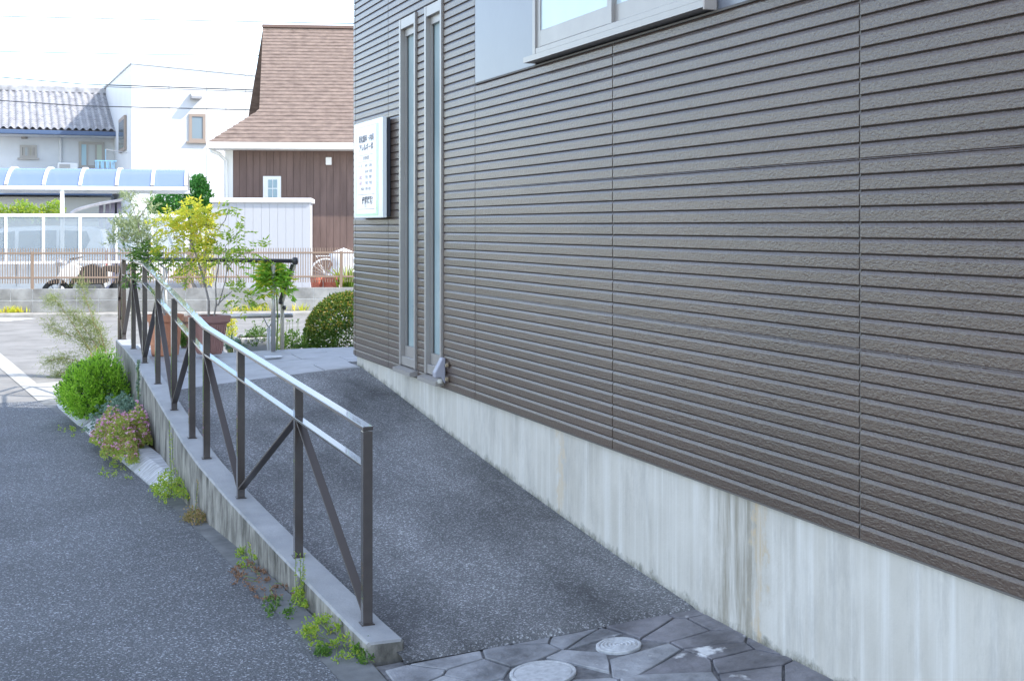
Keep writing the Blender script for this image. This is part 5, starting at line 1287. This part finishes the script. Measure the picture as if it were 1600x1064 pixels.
hd = thing('garden_hedge', 'yellow green garden hedge seen under the carport roof', 'hedge', tuple(tw(40, 330, 36)[:2]) + (.02,))
vf = []
for x in range(-150, 100, 9):
    c = tw(x, 331 + 5 * math.sin(x * .13), 36); p, u = ball(130, tuple(c), (.16, .25, .22), .3); vf.append(leaves(p, u + RNG.normal(size=u.shape) * .8, .09, .05))
leafobj('foliage', vf, G_yg, hd)
p0, p1 = tw(-160, 337, 36), tw(98, 337, 36)
MB().hexa([(p0[0], p0[1], .02), (p1[0], p1[1], .02), (p1[0], p1[1] + .5, .02), (p0[0], p0[1] + .5, .02), (p0[0], p0[1], p0[2]), (p1[0], p1[1], p1[2]), (p1[0], p1[1] + .5, p1[2]), (p0[0], p0[1] + .5, p0[2])]).build('hedge_base', pmat('hedge_base', (.16, .14, .11), .9, .1, var=.5, vscale=5), hd)
# small tiled garden gate
gp = tw(165, 340, 34)
gg = thing('garden_gate', 'small garden gate with curved grey tiled roof behind the carport', 'gate', (gp[0], gp[1], .02))
rows = []
for t in np.linspace(0, 1, 12):
    x = lerp(float(tw(108, 330, 34)[0]), float(tw(192, 313, 34)[0]), t); z = lerp(float(tw(108, 334, 34)[2]), float(tw(192, 311, 34)[2]), t ** .6)
    rows.append([(x, gp[1] - .5, z), (x, gp[1] + .5, z + .02), (x, gp[1] + .5, z - .05), (x, gp[1] - .5, z - .06)])
MB().grid(rows, True).build('roof', M_tile, gg)
for px in (158, 168, 176, 186): c = tw(px, 330, 34); MB().box(c[0] - .05, c[0] + .05, c[1] - .05, c[1] + .05, .02, float(tw(px, 316, 34)[2])).build('post', pmat('gate_post', (.42, .38, .46), .6), gg)

# bicycle, covered bicycle, pots and plant behind the fence
bb = 26.3
bi = thing('bicycle', 'white bicycle with a rear carrier standing behind the fence', 'bicycle', Bw(Bp(500, 440, bb)[0], bb, .02))
M_bk = pmat('bike_white', (.75, .75, .74), .3); wr_ = Bp(509, 430, bb)[0]
wheel(bi, wr_, bb, .66, .33, .018, M_bk, M_rim, 20); wheel(bi, wr_ + 1.05, bb, .66, .33, .018, M_bk, M_rim, 20)
MB().tube([Bw(wr_, bb, .66), Bw(wr_ + .42, bb, .62), Bw(wr_ + .80, bb, 1.0), Bw(wr_ + .36, bb, 1.0), Bw(wr_ + .42, bb, .62)], .016, 8).build('frame', M_bk, bi); MB().tube([Bw(wr_ + .80, bb, 1.1), Bw(wr_ + 1.05, bb, .66)], .014, 8).build('fork', M_bk, bi)
MB().tube([Bw(wr_ - .2, bb, 1.03), Bw(wr_ + .3, bb, 1.03)], .010, 6).build('carrier', M_bk, bi); MB().tube([Bw(wr_ - .18, bb - .06, 1.03), Bw(wr_, bb - .06, .66)], .006, 6).build('stay', M_bk, bi)
bshape([(.24, 1.08), (.26, 1.14), (.50, 1.12), (.52, 1.08)], .07, M_mk, 'saddle', bi, b=bb, off=(wr_, 0))
MB().tube([Bw(wr_ + .66, bb - .28, 1.16), Bw(wr_ + .80, bb, 1.18), Bw(wr_ + .66, bb + .28, 1.16)], .012, 6).build('handlebar', M_rim, bi)
MB().cbox(wr_ - .4, wr_ + 1.6, bb - .3, bb + .3, .02, .33, .01, Bw).build('stand_base', M_conc, bi)
cv = thing('covered_bicycle', 'bicycle wrapped in a crumpled white cover behind the fence', 'bicycle', Bw(Bp(538, 440, bb)[0], bb - .4, .02))
ca = Bp(537, 430, bb - .4)[0]; rows = []
for i in range(12):
    t = i / 11; z = .02 + 1.18 * t; r = interp(t, [0, .3, .6, .72, .8, .9, .97, 1], [.40, .36, .26, .20, .27, .29, .18, .001])
    rows.append([Bw(ca + r * math.cos(2 * math.pi * k / 26) * (1 + .08 * math.sin(5 * k + i * 1.7)), bb - .4 + .25 * r * math.sin(2 * math.pi * k / 26) * (1 + .2 * math.sin(7 * k + i)), z) for k in range(26)])
MB().grid(rows, True).build('cover', pmat('white_cover', (.70, .70, .72), .5, var=.1, vscale=6), cv, smooth=True)
MB().tube([Bw(ca - .5, bb - .4, .02), Bw(ca - .5, bb - .4, .1)], .03, 8).build('stand', M_mk, cv)
for px, r, lab in ((495, .12, 'small red plastic pot behind the fence below the bicycle wheel'), (518, .16, 'large red plastic pot behind the fence beside the covered bicycle')):
    a, z = Bp(px, 440, WB + .45); 
    t = thing('red_pot', lab, 'pot', Bw(a, WB + .45, .3))
    MB().lathe([(.0001, 0), (r * .75, 0), (r, .28), (r * 1.08, .28), (r * 1.08, .34), (r * .95, .34), (r * .9, .30)], Bw(a, WB + .45, .32), 20).build('body', pmat('red_plastic', (.58, .17, .11), .5), t)
    MB().cbox(a - .2, a + .2, WB + .28, WB + .62, .02, .32, .01, Bw).build('stand', M_conc, t)
a, z = Bp(543, 440, WB + .4); q = np.array(Bw(a, WB + .4, .4))
bp2 = thing('strap_leaf_plant', 'strap leaved green plant behind the fence by the covered bicycle', 'plant', tuple(q)); vf = []
for k in range(60):
    ang = RNG.uniform(0, 2 * math.pi); vf.append(leaves(q[None] + RNG.normal(size=(1, 3)) * .04, np.array([[math.cos(ang), math.sin(ang), RNG.uniform(.8, 2.5)]]), RNG.uniform(.3, .6), .045))
leafobj('foliage', vf, G_yg, bp2); MB().cbox(a - .15, a + .15, WB + .3, WB + .5, .02, .42, .02, Bw).build('pot', M_brownpot, bp2)
# weeds along the foot of the block wall
for px, lab, n in ((10, 'dry yellow grass tuft at the far left foot of the block wall', 60), (28, 'dry yellow grass tuft next to the first one at the block wall foot', 40), (372, 'pale grass tuft at the block wall foot behind the pipe rail', 30), (395, 'short pale weeds at the block wall foot left of the handrail post', 36), (415, 'pale weeds at the block wall foot behind the handrail post', 30), (470, 'pale weeds at the block wall foot right of the slanted arm', 36)):
    a, z = Bp(px, 485, WB - .06); q = np.array(Bw(a, WB - .06, .055)); t = thing('grass_tuft', lab, 'grass', tuple(q)); vf = []
    bs = q + np.stack([RNG.normal(size=n) * .12 * EA[0], RNG.normal(size=n) * .02, np.zeros(n)], 1)
    tag(leafobj('blades', [leaves(bs + np.array([0, 0, -.01]), RNG.normal(size=(n, 3)) * .35 + np.array([0, 0, 1]), RNG.uniform(.05, .18, n), .016)], G_yel, t), kind='stuff')
